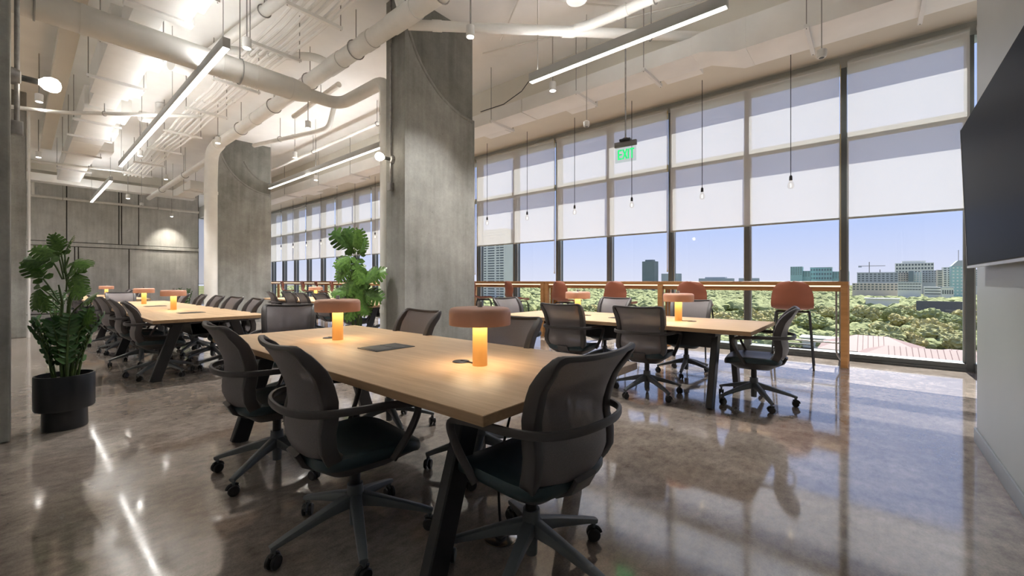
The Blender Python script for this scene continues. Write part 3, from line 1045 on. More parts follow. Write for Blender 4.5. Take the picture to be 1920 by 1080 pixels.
stool0 = make_stool()
su = []
for x, y, rz, lab in ((-0.80, 6.80, 4, 'bar stool nearest the counter end post, seen from behind'),
                      (-2.06, 6.80, -4, 'bar stool partly behind the right lamp of the window table'),
                      (-3.30, 6.80, -10, 'bar stool third from the counter end post'),
                      (-4.42, 6.80, -18, 'bar stool behind the left lamp of the window table'),
                      (-5.66, 6.80, -30, 'bar stool fifth from the counter end post'),
                      (-6.65, 6.80, -45, 'bar stool half hidden by the edge of the large pier'),
                      (-12.4, 6.85, -30, 'terracotta bar stool by the far counter, just left of the tall plant'),
                      (-13.4, 6.85, -35, 'second bar stool from the tall plant at the far counter'),
                      (-14.5, 6.85, -20, 'third bar stool from the tall plant at the far counter'),
                      (-15.6, 6.85, -35, 'fourth bar stool from the tall plant at the far counter'),
                      (-17.4, 6.85, -30, 'leftmost bar stool at the far counter beside the farther pier')):
    again(stool0, su, (x, y, 0), R(rz), lab)

# ================================================================== TELEVISION
tv = thing('television', 'large black wall television tilted forward on the grey wall', 'television', (0.575, 3.335, 1.715))
rot = Matrix.Rotation(R(-1.6), 4, 'Y')
tvb = MB().obox((-0.065, 0, 0), (0.045, 1.67, 0.94)).build('screen_body', 'black_plastic', tv, bevel=0.004)
scr = MB().obox((-0.089, 0, 0.004), (0.004, 1.65, 0.918)).build('screen', 'screen_black', tv, smooth=0)
bz = MB().obox((-0.080, 0, -0.468), (0.026, 1.672, 0.014)).obox((-0.080, 0.833, 0), (0.026, 0.006, 0.94)).build('bezel', 'bezel_silver', tv)
for o in (tvb, scr, bz):
    o.rotation_euler = (0, R(-2.0), 0)
MB().obox((-0.02, 0, 0), (0.045, 0.5, 0.4)).build('wall_bracket', 'black_steel', tv)

# ================================================================== CEILING SERVICES
def ring_at(p, d, r, w):
    p, d = Vector(p), Vector(d).normalized()
    return MB().cyl(p - d * w / 2, p + d * w / 2, r, n=20)


def pipe_run(name, label, pts, r, couplings=(), hangers=(), mat='pipe_paint', bend=0.2, cat='pipe', n=18):
    t = thing(name, label, cat)
    MB().tube(fillet(pts, bend, 7), r, n).build('pipe', mat, t)
    for p, d, w in couplings:
        ring_at(p, d, r * 1.07 + 0.003, w).build('coupling', mat, t)
    for p, d in hangers:
        d = Vector(d).normalized()
        p = Vector(p)
        side = d.cross(Vector((0, 0, 1)))
        loop = [p + (side * math.cos(2 * PI * k / 18) + Vector((0, 0, 1)) * math.sin(2 * PI * k / 18)) * (r * 1.08 + 0.006) for k in range(18)]
        h = MB().tube(loop, 0.008, 6, closed=True)
        h.tube([p + Vector((0, 0, r * 1.08)), (p.x, p.y, CZ)], 0.007, 6)
        h.build('hanger', 'steel_rod', t)
    return t


X1, Y1, Z1 = (1, 0, 0), (0, 1, 0), (0, 0, 1)
# fat round duct crossing the aisle, then reduced and turned down beside the large pier
t = thing('round_duct', 'fat cream round duct crossing the upper left and dropping beside the large pier', 'duct')
MB().tube([(-6.53, -4.5, 4.0), (-6.53, 2.62, 4.0)], 0.155, 24).build('main_run', 'pipe_paint', t)
MB().tube([(-6.53, 2.60, 4.0), (-6.53, 2.72, 4.0), (-6.53, 2.86, 4.0)], [0.16, 0.15, 0.115], 24).build('reducer', 'pipe_paint', t)
MB().tube(fillet([(-6.53, 2.84, 4.0), (-6.53, 3.36, 4.0), (-5.31, 3.44, 4.05), (-5.31, 3.44, 0.0)], 0.24, 8), 0.092, 20).build('downpipe', 'pipe_paint', t)
for y in (-0.55, 0.45, 1.75, 2.15):
    ring_at((-6.53, y, 4.0), Y1, 0.161, 0.05).build('joint_band', 'pipe_paint', t)
for z in (3.55, 3.1, 1.02, 0.86, 0.72):
    ring_at((-5.31, 3.44, z), Z1, 0.099, 0.05).build('joint_band', 'pipe_paint', t)
for y in (1.95, 0.1):
    h = MB().tube([(-6.53 + 0.166 * math.cos(2 * PI * k / 20), y, 4.0 + 0.166 * math.sin(2 * PI * k / 20)) for k in range(20)], 0.008, 6, closed=True)
    h.tube([(-6.53, y, 4.166), (-6.53, y, CZ)], 0.007, 6).build('hanger', 'steel_rod', t)

pipe_run('drain_pipe', 'long cream drain pipe running away under the ceiling past both piers', [(0.56, 3.1, 4.43), (-11.9, 3.1, 4.43)], 0.115,
         [((-6.15, 3.1, 4.43), X1, 0.42), ((-5.2, 3.1, 4.43), X1, 0.18), ((-7.6, 3.1, 4.43), X1, 0.12), ((-9.5, 3.1, 4.43), X1, 0.12), ((-4.4, 3.1, 4.43), X1, 0.5)],
         [((-5.55, 3.1, 4.43), X1), ((-7.0, 3.1, 4.43), X1), ((-8.5, 3.1, 4.43), X1), ((-10.3, 3.1, 4.43), X1), ((-3.7, 3.1, 4.43), X1)])
pipe_run('down_pipe', 'thick cream downpipe standing beside the farther pier', [(-11.85, 3.1, 4.43), (-12.42, 3.1, 4.35), (-12.5, 3.1, 3.7), (-12.5, 3.1, 0.0)], 0.14,
         [((-12.5, 3.1, 3.35), Z1, 0.07), ((-12.5, 3.1, 0.35), Z1, 0.3)], [], bend=0.3)
pipe_run('drain_pipe', 'slim cream pipe continuing beyond the thick downpipe toward the end wall', [(-12.5, 3.1, 4.2), (-20.2, 3.1, 4.2)], 0.075,
         [((-14.0, 3.1, 4.2), X1, 0.12)], [((-15, 3.1, 4.2), X1), ((-18, 3.1, 4.2), X1)])
pipe_run('branch_pipe', 'slanting cream pipe crossing in front of the large pier top', [(-4.46, 3.20, 4.40), (-1.55, 6.05, 4.40)], 0.062,
         [((-3.0, 4.65, 4.40), (1, 1, 0), 0.16), ((-4.2, 3.455, 4.40), (1, 1, 0), 0.12)], [((-3.9, 3.76, 4.40), (1, 1, 0)), ((-2.2, 5.41, 4.40), (1, 1, 0))])
pipe_run('branch_pipe', 'cream branch pipe leaving the slanting pipe toward the television wall', [(-2.98, 4.68, 4.42), (-2.6, 4.78, 4.44), (0.56, 4.78, 4.44)], 0.062,
         [((-2.3, 4.78, 4.44), X1, 0.14)], [((-1.9, 4.78, 4.44), X1), ((-0.7, 4.78, 4.44), X1)])
pipe_run('branch_pipe', 'short curved cream pipe joining the long drain pipe left of the pier', [(-7.6, 2.0, 4.72), (-7.2, 2.6, 4.72), (-6.5, 2.95, 4.6), (-6.3, 3.08, 4.47)], 0.06,
         [((-7.0, 2.72, 4.70), (0.7, 0.5, 0), 0.05)], [], bend=0.3)
pipe_run('branch_pipe', 'short pipe stub dropping into the long drain pipe above the pier', [(-4.4, 3.1, 4.43), (-4.38, 2.95, 4.75), (-4.38, 2.95, 5.0)], 0.06, [((-4.38, 2.95, 4.85), Z1, 0.05)], [], bend=0.1)
pipe_run('sprinkler_pipe', 'white pipe across the top of the concrete end wall', [(-21.68, -3.0, 4.06), (-21.68, 4.95, 4.06)], 0.045, [((-21.68, 2.6, 4.06), Y1, 0.1)],
         [((-21.68, 1.0, 4.06), Y1), ((-21.68, 3.6, 4.06), Y1)])
pipe_run('sprinkler_pipe', 'white pipe bending down to the end wall at far left', [(-20.6, 0.2, 4.75), (-21.3, 0.28, 4.7), (-21.6, 0.3, 4.1)], 0.05, [], [], bend=0.15)
pipe_run('sprinkler_pipe', 'thin white sprinkler pipe above the far windows', [(-19.0, 4.95, 4.5), (-6.0, 4.95, 4.5)], 0.035, [((-9, 4.95, 4.5), X1, 0.08), ((-12, 4.95, 4.5), X1, 0.08)],
         [((-8, 4.95, 4.5), X1), ((-11, 4.95, 4.5), X1)])
pipe_run('sprinkler_pipe', 'thin pipe with upturned end between the piers', [(-12.0, 3.9, 4.62), (-9.0, 4.15, 4.35), (-8.6, 4.2, 4.35), (-8.5, 4.25, 4.75)], 0.05, [((-10, 4.07, 4.44), (1, .08, -.09), 0.08)], [((-10.6, 4.0, 4.5), X1)], bend=0.16)
pipe_run('sprinkler_pipe', 'short grey pipe under the ceiling between the piers', [(-9.6, 3.9, 4.75), (-7.4, 3.8, 4.75)], 0.05, [], [((-8.2, 3.84, 4.75), X1)])
pipe_run('sprinkler_pipe', 'straight cream pipe above the conduit rack at upper left', [(-8.8, 1.9, 4.78), (-4.0, 2.35, 4.78)], 0.07, [], [((-6.2, 2.14, 4.78), X1)])
pipe_run('conduit', 'bent cream conduit crossing below the rectangular ducts at left', [(-11.3, -0.8, 4.08), (-10.75, 0.45, 4.08), (-9.85, 1.30, 4.08), (-9.5, 2.2, 4.22)], 0.032, [], [((-10.2, 0.97, 4.08), (0.72, 0.69, 0))], bend=0.35)
pipe_run('conduit', 'thin conduit line under the far left ceiling', [(-16.0, 0.1, 4.15), (-15.5, 2.0, 4.15)], 0.03, [], [((-15.7, 1.2, 4.15), (0.25, 1, 0))])
for i, (p, q, lab) in enumerate((((-4.4, 4.9, 4.93), (-1.9, 3.2, 4.93), 'thin conduit crossing the white ceiling right of the pier'),
                                 ((-4.9, 5.0, 4.93), (-1.6, 6.0, 4.93), 'thin conduit along the ceiling beside the edge beam'),
                                 ((-4.2, 3.6, 4.93), (-2.6, 5.4, 4.93), 'thin conduit slanting over the pendant dome'))):
    pipe_run('conduit', lab, [p, q], 0.012, [], [], n=8)
tr_ = thing('cable_channel', 'pale strip channel along the ceiling at upper left', 'conduit')
MB().box(-16.5, -6.9, 0.36, 0.56, 4.62, 4.78).build('cover', 'beam_paint', tr_, bevel=0.005)
for x in (-8.2, -10.6, -13, -15.6):
    MB().cyl((x, 0.46, 4.78), (x, 0.46, CZ), 0.008, n=6).build('rod', 'steel_rod', tr_)

# rack of wavy conduits
rk = thing('conduit_rack', 'rack of six wavy white conduits running away between the ducts', 'conduit')
for k in range(6):
    y = 2.08 + 0.088 * k
    ph = rnd.uniform(0, 6)
    pts = []
    for i in range(80):
        x = -2.6 - 14.8 * i / 79
        pts.append((x, y + 0.012 * math.sin(x * 2.1 + ph * 0.2) + 0.006 * math.sin(x * 4.3 + k), 4.40 + 0.006 * math.sin(x * 3 + ph)))
    c_ = MB().tube(pts, 0.021, 8).build('conduit', 'duct_paint', rk)
    for x in (-4.5 + 0.1 * k, -6.9 + 0.1 * k, -9.3 + 0.1 * k, -12 + 0.1 * k):
        ring_at((x, y + 0.012 * math.sin(x * 2.1 + ph * 0.2) + 0.006 * math.sin(x * 4.3 + k), 4.40 + 0.006 * math.sin(x * 3 + ph)), X1, 0.028, 0.06).build('coupling', 'duct_paint', c_)
for x in (-3.6, -5.1, -6.3, -7.9, -9.6, -11.4, -13.2, -15, -16.8):
    b_ = MB().box(x - 0.022, x + 0.022, 1.98, 2.66, 4.325, 4.366).build('strut', 'duct_paint', rk)
    for y in (2.00, 2.64):
        MB().cyl((x, y, 4.32), (x, y, CZ), 0.007, n=6).build('rod', 'steel_rod', b_)


# rectangular ducts over the aisle
def duct(name, label, boxes, straps=(), outs=()):
    t = thing(name, label, 'duct')
    for b in boxes:
        MB().box(*b).build('section', 'duct_paint', t, bevel=0.006)
    for x, y0, y1, z in straps:
        s_ = MB().box(x - 0.02, x + 0.02, y0 - 0.10, y1 + 0.10, z - 0.042, z - 0.001).build('strut', 'white_plastic', t)
        MB().cyl((x, y0 - 0.08, z - 0.05), (x, y0 - 0.08, CZ), 0.006, n=6).build('rod', 'steel_rod', s_)
        MB().cyl((x, y1 + 0.08, z - 0.05), (x, y1 + 0.08, CZ if y1 < 6.0 else 4.45), 0.006, n=6).build('rod', 'steel_rod', s_)
    for b in outs:
        MB().box(*b).build('side_outlet', 'duct_paint', t, bevel=0.006)
    return t


duct('air_unit', 'rectangular air unit at the top edge above the fat round duct', [(-6.15, -3.9, 0.78, 1.32, 4.22, 4.68), (-6.28, -6.15, 0.74, 1.36, 4.20, 4.70)], [(-5.4, 0.78, 1.32, 4.22)], [(-6.0, -5.2, 1.32, 1.42, 4.30, 4.6)])
duct('air_unit', 'boxy white air unit hanging behind the fat round duct', [(-9.6, -7.2, 0.74, 1.20, 4.20, 4.62), (-7.2, -6.28, 0.84, 1.12, 4.25, 4.56)],
     [(-7.35, 0.74, 1.20, 4.20), (-8.75, 0.74, 1.20, 4.20)], [(-8.1, -7.5, 1.20, 1.36, 4.26, 4.56), (-9.5, -8.9, 1.20, 1.34, 4.26, 4.56)])
duct('rectangular_duct', 'long rectangular white duct running away at far left', [(-13.2, -10.5, 0.74, 1.22, 4.20, 4.60), (-15.9, -13.22, 0.74, 1.22, 4.20, 4.60), (-18.6, -15.92, 0.74, 1.22, 4.20, 4.60), (-10.5, -9.6, 0.80, 1.14, 4.26, 4.54)],
     [(-11.3, 0.74, 1.22, 4.20), (-12.6, 0.74, 1.22, 4.20), (-14.4, 0.74, 1.22, 4.20), (-16.6, 0.74, 1.22, 4.20)], [(-11.4, -10.6, 1.22, 1.38, 4.28, 4.56), (-13.0, -12.2, 1.22, 1.38, 4.28, 4.56), (-14.8, -14.0, 1.22, 1.5, 4.28, 4.56)])
duct('rectangular_duct', 'flat duct crossing in front of the concrete end wall', [(-20.15, -19.7, -1.5, 4.4, 4.28, 4.52)], [], [])
duct('rectangular_duct', 'small tilted duct box beside the thick downpipe', [(-17.8, -15.6, 3.35, 3.8, 3.95, 4.2)], [(-16.0, 3.35, 3.8, 3.95), (-17.4, 3.35, 3.8, 3.95)], [])
for x0, y0, x1, y1, lab in ((-8.0, 1.48, -8.6, 2.0, 'round flexible duct stub beside the boxy air unit'), (-11.0, 1.56, -11.7, 2.0, 'round flexible duct stub beside the long left duct')):
    pipe_run('flexible_duct', lab, [(x0, y0, 4.42), (x0 - 0.1, y0 + 0.3, 4.45), (x1, y1, 4.8), (x1, y1, 4.99)], 0.10, [], [], 'duct_paint', 0.25, 'duct')

# perimeter duct by the windows
duct('rectangular_duct', 'long flat grey white duct along the edge beam above the windows', [(-4.55, -1.75, 5.60, 6.05, 4.05, 4.28), (-7.2, -4.57, 5.60, 6.05, 4.05, 4.28), (-9.0, -7.22, 5.62, 6.05, 4.03, 4.27)],
     [(-2.35, 5.60, 6.05, 4.05), (-3.42, 5.60, 6.05, 4.05), (-5.2, 5.60, 6.05, 4.05), (-7.6, 5.60, 6.05, 4.05)],
     [(-2.28, -1.78, 6.05, 6.22, 4.052, 4.27), (-3.95, -3.45, 6.05, 6.25, 4.052, 4.27), (-5.9, -5.35, 6.05, 6.25, 4.052, 4.27)])
t = duct('rectangular_duct', 'taller white duct at upper right above the nearest windows', [(-1.18, 2.95, 5.86, 6.42, 4.05, 4.44)],
         [(-0.55, 5.86, 6.42, 4.05), (0.42, 5.86, 6.42, 4.05)], [])
MB().loft([[(-1.75, 5.60, 4.05), (-1.75, 6.05, 4.05), (-1.75, 6.05, 4.28), (-1.75, 5.60, 4.28)], [(-1.62, 5.60, 4.05), (-1.62, 6.05, 4.05), (-1.62, 6.05, 4.30), (-1.62, 5.60, 4.30)],
           [(-1.30, 5.86, 4.05), (-1.30, 6.42, 4.05), (-1.30, 6.42, 4.44), (-1.30, 5.86, 4.44)], [(-1.18, 5.86, 4.05), (-1.18, 6.42, 4.05), (-1.18, 6.42, 4.44), (-1.18, 5.86, 4.44)]]).build('offset', 'duct_paint', t)
duct('rectangular_duct', 'far stretch of perimeter duct above the windows between the piers', [(-12.9, -9.1, 5.72, 6.12, 3.98, 4.25), (-16.9, -12.92, 5.72, 6.12, 3.98, 4.25), (-21.5, -16.92, 5.72, 6.12, 3.98, 4.25)],
     [(-10.4, 5.72, 6.12, 3.98), (-12.2, 5.72, 6.12, 3.98), (-14.6, 5.72, 6.12, 3.98), (-17.6, 5.72, 6.12, 3.98)], [(-11.4, -10.8, 6.12, 6.35, 3.982, 4.24), (-14.0, -13.4, 6.12, 6.35, 3.982, 4.24)])


# ================================================================== LIGHTS
def linear(x0, x1, y, z, label, ends=True):
    t = thing('linear_light', label, 'light', ((x0 + x1) / 2, y, z), group='suspended linear lights')
    L = (x1 - x0) / 2
    MB().box(-L, L, -0.038, 0.038, 0.004, 0.115).build('housing', 'fixture_grey', t, bevel=0.003)
    MB().box(-L + 0.01, L - 0.01, -0.030, 0.030, -0.002, 0.006).build('diffuser', 'led_white', t, smooth=0)
    MB().box(-L + 0.05, L - 0.05, -0.026, 0.026, 0.114, 0.119).build('added_uplight', 'added_up_glow', t, smooth=0)  # unseen glowing strip on the housing top, added to brighten the ceiling
    k = max(2, int(2 * L / 2.4) + 1)
    for i in range(k):
        x = -L + 0.12 + (2 * L - 0.24) * i / (k - 1)
        MB().cyl((x, 0, 0.115), (x, 0, CZ - z), 0.004, n=6).build('cable', 'steel_rod', t)
    return t


emit('added_up_glow', (1.0, 0.995, 0.985), 12.0)  # glow of the strips added on the fixture tops
linear(-3.75, -0.95, 1.52, 3.75, 'unseen linear light over the nearest table, added for its light')  # above the view, put in for the light it gives
linear(-13.0, -5.46, 1.50, 3.75, 'long bright linear light over the long left table')
linear(-19.6, -15.0, 1.55, 3.75, 'short looking far linear light before the concrete end wall')
t = linear(-3.40, -1.03, 4.36, 3.75, 'thick linear light over the window table at upper right')
MB().tube([(-1.19, 0, 0.05), (-1.35, 0.02, -0.05), (-1.7, 0.05, -0.12), (-2.2, 0.1, -0.08)], 0.006, 6).build('feed_cord', 'cord_black', t)
linear(-12.9, -7.2, 4.58, 3.75, 'linear light seen between the two piers')
linear(-12.5, -5.6, -2.6, 3.75, 'unseen added fill light over the aisle behind the pier row')  # this and the rear fixtures below: out of view, added to brighten the room
linear(-4.0, 0.2, -2.6, 3.75, 'unseen added fill light over the aisle beside the grey television wall')
linear(-20.5, -14.0, -2.6, 3.75, 'unseen added fill light over the aisle near the concrete end wall')
linear(-12.5, -5.6, -4.8, 3.75, 'unseen added fill light close to the rear wall')
linear(-20.5, -14.0, -4.8, 3.75, 'unseen added fill light in the far rear corner')

cz_ = MB().lathe([(0.001, 0.001), (0.04, 0.001), (0.045, 0.0), (0.052, 0.0), (0.052, 0.13), (0.045, 0.135), (0.001, 0.135)], 20)
can_me = cz_.mesh('can_body', 'white_plastic')
can_em = MB().lathe([(0.001, -0.001), (0.040, -0.001), (0.040, 0.0015), (0.001, 0.0015)], 18).mesh('can_lens', 'led_can')
for x, y, z, lab in ((-3.68, 3.54, 4.10, 'white can light beside the right edge of the large pier'), (-3.70, 5.30, 4.06, 'white can light in front of the perimeter duct'),
                     (-6.1, 1.90, 4.14, 'white can light between conduit rack and drain pipe'), (-8.26, 3.62, 4.10, 'white can light between the piers nearer the camera'),
                     (-12.88, 1.82, 4.05, 'white can light near the end of the long linear light'), (-15.1, 0.30, 4.10, 'white can light at far left beside the brownish pier'),
                     (-15.3, 2.72, 4.05, 'white can light below the conduit rack far back'), (-10.7, 2.78, 4.12, 'white can light under the conduit rack halfway'),
                     (-10.4, 4.25, 4.08, 'white can light above the table between the piers'), (-1.40, 4.56, 4.12, 'white can light at the top edge above the window table'),
                     (-10.7, 0.22, 4.18, 'white can light by the left picture edge under the ducts'), (-11.5, 5.25, 3.9, 'white can light before the far perimeter duct'),
                     (-21.2, 3.95, 3.72, 'white can light washing the concrete end wall'), (-17.6, 2.2, 3.72, 'small white can light far back left of the rack')):
    t = thing('can_light', lab, 'light', (x, y, z), group='white cylinder can lights')
    b_ = put('can_body', can_me, t)
    put('can_lens', can_em, t)
    MB().cyl((0, 0, 0.13), (0, 0, CZ - z), 0.007, n=6).build('stem', 'steel_rod', t)
    if x > -20:
        sd = bpy.data.lights.new('can_beam', 'SPOT')
        sd.energy = 140
        sd.spot_size = R(100)
        sd.spot_blend = 0.7
        sd.color = (1.0, 0.97, 0.93)
        sd.shadow_soft_size = 0.04
        so = bpy.data.objects.new('can_beam', sd)
        so.location = (x, y, z - 0.01)
        col.objects.link(so)
sp = bpy.data.lights.new('can_spot', 'SPOT')
sp.energy = 55
sp.spot_size = R(75)
sp.spot_blend = 1.0
sp.color = (1.0, 0.9, 0.75)
sp.shadow_soft_size = 0.03
so = bpy.data.objects.new('can_spot', sp)
so.location = (-21.2, 3.95, 3.70)
so.rotation_euler = Vector((-0.5, 0, -1)).to_track_quat('-Z', 'Y').to_euler()
col.objects.link(so)

sen = MB().lathe([(0.001, 0.0), (0.035, 0.0), (0.042, 0.01), (0.045, 0.03), (0.045, 0.07), (0.02, 0.085), (0.001, 0.085)], 20).mesh('sensor_body', 'white_plastic')
for x, y, z, lab in ((-3.12, 5.32, 3.38, 'small round sensor hanging on a wire left of the exit sign'), (-0.37, 5.20, 3.38, 'small round sensor hanging on a wire at upper right'),
                     (-16.4, 2.35, 3.38, 'tiny round sensor hanging far back before the end wall')):
    t = thing('ceiling_sensor', lab, 'sensor', (x, y, z), group='hanging round sensors')
    put('sensor_body', sen, t)
    MB().cyl((0, 0, 0.08), (0, 0, CZ - z), 0.005, n=6).build('wire', 'steel_rod', t)
    MB().lathe([(0.001, -0.004), (0.02, -0.004), (0.024, 0.001), (0.001, 0.001)], 14).build('lens', 'module_grey', t)
t = thing('ceiling_speaker', 'white bell shaped speaker hanging at the top edge', 'speaker', (-2.73, 4.42, 4.58))
MB().lathe([(0.001, 0.012), (0.125, 0.0), (0.136, 0.012), (0.130, 0.10), (0.105, 0.19), (0.06, 0.25), (0.02, 0.27), (0.001, 0.27)], 28).build('bell', 'white_plastic', t)
MB().cyl((0, 0, 0.26), (0, 0, CZ - 4.58), 0.01, n=8).build('rod', 'steel_rod', t)

# hanging bare bulbs over the counter
pend = thing('pendant_bulb', '', 'pendant', group='bare bulbs hanging over the bar counter')
MB().cyl((0, 0, 0.165), (0, 0, 4.45 - 2.52), 0.005, n=6).build('cord', 'cord_black', pend)
MB().lathe([(0.001, 0.16), (0.012, 0.165), (0.019, 0.15), (0.021, 0.095), (0.001, 0.095)], 14).build('socket', 'black_plastic', pend)
bg = MB().lathe([(0.016, 0.098), (0.018, 0.085), (0.034, 0.055), (0.043, 0.022), (0.040, -0.005), (0.026, -0.024), (0.001, -0.030)], 16).build('bulb', 'bulb_glass', pend)
MB().lathe([(0.001, 0.045), (0.006, 0.04), (0.006, -0.002), (0.001, -0.006)], 8).build('filament', 'filament', bg)
pu = []
for i in range(17):
    x = -0.88 - 1.222 * i
    lab = ['pendant bulb nearest the tall dark mullion', 'second pendant bulb from the tall dark mullion', 'pendant bulb hanging just below the exit sign', 'pendant bulb left of the exit sign',
           'fifth pendant bulb from the tall dark mullion', 'pendant bulb closest to the right edge of the large pier'][i] if i < 6 else \
        ('pendant bulb over the far counter between the piers, %s from the large pier' % ['first', 'second', 'third', 'fourth', 'fifth', 'sixth', 'seventh', 'eighth', 'ninth', 'tenth', 'eleventh'][i - 6])
    again(pend, pu, (x, 7.28, 2.52), 0, lab)

# exit sign
ex = thing('exit_sign', 'green EXIT sign on a clear panel hanging before the windows', 'sign', (-2.58, 5.45, 2.80), R(6))
MB().box(-0.155, 0.155, -0.022, 0.022, 0.215, 0.285).build('housing', 'housing_grey', ex, bevel=0.004)
MB().box(-0.075, 0.075, -0.045, 0.045, 0.285, 0.315).build('canopy', 'black_plastic', ex, bevel=0.004)
MB().lathe([(0.001, 0.315), (0.055, 0.315), (0.012, 0.345), (0.001, 0.345)], 16).build('rod_cup', 'galvanised', ex)
MB().cyl((0, 0, 0.34), (0, 0, CZ - 2.80), 0.011, n=8).build('rod', 'galvanised', ex)
pn = MB().box(-0.148, 0.148, -0.004, 0.004, 0.0, 0.216).build('clear_panel', 'sign_acrylic', ex)
lt = MB()
th_, h0, h1, yl = 0.021, 0.040, 0.178, -0.006


def stroke(x0, z0, x1, z1, w_=th_):
    a, b = Vector((x0, 0, z0)), Vector((x1, 0, z1))
    d = b - a
    lt.obox(((x0 + x1) / 2, yl, (z0 + z1) / 2), (w_, 0.003, d.length), Matrix.Rotation(math.atan2(d.x, d.z), 3, 'Y'))


stroke(-0.098, h0, -0.098, h1)
for z in (h0 + th_ / 2, (h0 + h1) / 2, h1 - th_ / 2):
    stroke(-0.108, z, -0.048, z)
stroke(-0.036, h0, 0.022, h1)
stroke(0.022, h0, -0.036, h1)
stroke(0.042, h0, 0.042, h1)
stroke(0.092, h0, 0.092, h1)
stroke(0.060, h1 - th_ / 2, 0.124, h1 - th_ / 2)
lt.build('lettering', 'exit_green', ex, smooth=0)['label'] = 'green EXIT letters'
t = thing('exit_sign', 'tiny green exit sign in the passage beside the thick downpipe', 'sign', (-21.4, 5.45, 2.75), R(-60))
MB().box(-0.15, 0.15, -0.01, 0.01, 0, 0.2).build('panel', 'exit_green', t)
MB().cyl((0, 0, 0.2), (0, 0, CZ - 2.75), 0.01, n=6).build('rod', 'galvanised', t)


# bare bulb wall lights on conduit
def sconce(label, loc, rz, z_top, z_low, jog=0.0):
    """local: wall plane y=0, bulb sticks out toward -y"""
    t = thing('wall_light', label, 'light', loc, rz, group='bare bulb wall lights on conduit')
    MB().tube(fillet([(jog, -0.03, z_top), (jog, -0.03, 0.55), (0, -0.03, 0.30), (0, -0.03, z_low)], 0.1), 0.014, 10).build('conduit', 'galvanised', t)
    MB().lathe([(0.001, 0.0), (0.062, 0.0), (0.062, 0.012), (0.05, 0.045), (0.03, 0.052), (0.001, 0.052)], 24).build('round_box', 'galvanised', t).rotation_euler = (R(90), 0, 0)
    arm = MB().cyl((0, -0.05, 0), (0, -0.135, 0), 0.022, n=14).build('socket', 'module_grey', t)
    MB().lathe([(0.018, 0.125), (0.022, 0.14), (0.046, 0.165), (0.056, 0.20), (0.050, 0.232), (0.03, 0.25), (0.001, 0.256)], 18).build('bulb', 'bulb_glow', t).rotation_euler = (R(90), 0, 0)
    MB().box(-0.035, 0.035, -0.06, -0.001, z_low - 0.10, z_low).build('switch_box', 'galvanised', t, bevel=0.004)
    return t


sconce('bare bulb light on conduit on the narrow side of the large pier', (-4.95, 3.30, 2.80), 0, 2.18, -0.32)
sconce('bare bulb light on conduit sticking out at the upper left edge', (-4.80, -0.04, 2.66), R(180), 2.3, -0.33, -0.04)

# floor outlet with plug and cable
t = thing('floor_outlet', 'round steel floor outlet with black plug under the nearest table', 'outlet', (-1.26, 1.40, 0))
MB().lathe([(0.001, 0.0), (0.075, 0.0), (0.075, 0.004), (0.070, 0.007), (0.001, 0.007)], 32).build('cover_plate', 'chrome_disc', t)
MB().box(-0.02, 0.02, -0.02, 0.02, 0.006, 0.05).build('plug', 'black_plastic', t, bevel=0.006)
MB().tube(fillet([(0, 0, 0.045), (-0.02, 0.01, 0.14), (-0.05, 0.04, 0.30), (-0.02, 0.10, 0.55), (-0.03, 0.12, 0.66)], 0.12), 0.006, 8).build('cable', 'cord_black', t)
t = tag(MB().box(-21.90, -21.86, 1.90, 2.06, 2.57, 2.68).build('wall_box', 'white_plastic', bevel=0.006), 'small white box on the ledge of the concrete end wall', 'box')

# ================================================================== PLANTS
def leaf_mesh(name, mat, lobes=6, notch=0.45, gap=0.16, width=0.46):
    """split leaf, 1 unit long along +y from its stalk, droops to -z"""
    mb = MB()

    def half_w(t):
        return width * max(0.0, math.sin(PI * min(1, max(0, t)) ** 0.72)) ** 0.62

    def P(x, y):
        return (x, y, -0.22 * x * x / 0.2 * 0.5 - 0.16 * y * y + 0.03 * math.sin(7 * y) * abs(x))
    for s_ in (-1, 1):
        N = lobes
        for k in range(N):
            t0, t1 = k / N, (k + 1) / N
            for a, b in ((t0, t1),):
                # inner band next to the midrib
                i0, i1 = half_w(a) * notch, half_w(b) * notch
                mb.add([P(0, a), P(s_ * i0, a + 0.05), P(s_ * i1, b + 0.05 * (b < 1)), P(0, b)], [(0, 1, 2, 3)])
                g = gap * (b - a)
                wa, wb_ = half_w(a + g), half_w(b - g)
                wm = max(half_w((a + b) / 2), (wa + wb_) / 2) * 1.06
                fa, fb = a + g * 0.7, b - g * 0.7
                sh = 0.05
                mb.add([P(s_ * i0, a + sh), P(s_ * wa, fa + 0.13), P(s_ * wm, (fa + fb) / 2 + 0.15), P(s_ * wb_, fb + 0.12 * (b < 1)), P(s_ * i1, b + sh * (b < 1))], [(0, 1, 2, 3, 4)])
    # heart lobes behind the stalk
    for s_ in (-1, 1):
        mb.add([P(0, 0.02), P(s_ * 0.12, -0.13), P(s_ * 0.28, -0.12), P(s_ * 0.40, 0.02), P(s_ * 0.30, 0.12), P(s_ * 0.1, 0.1)], [(0, 1, 2, 3, 4, 5)])
    return mb.mesh(name, mat, smooth=60)


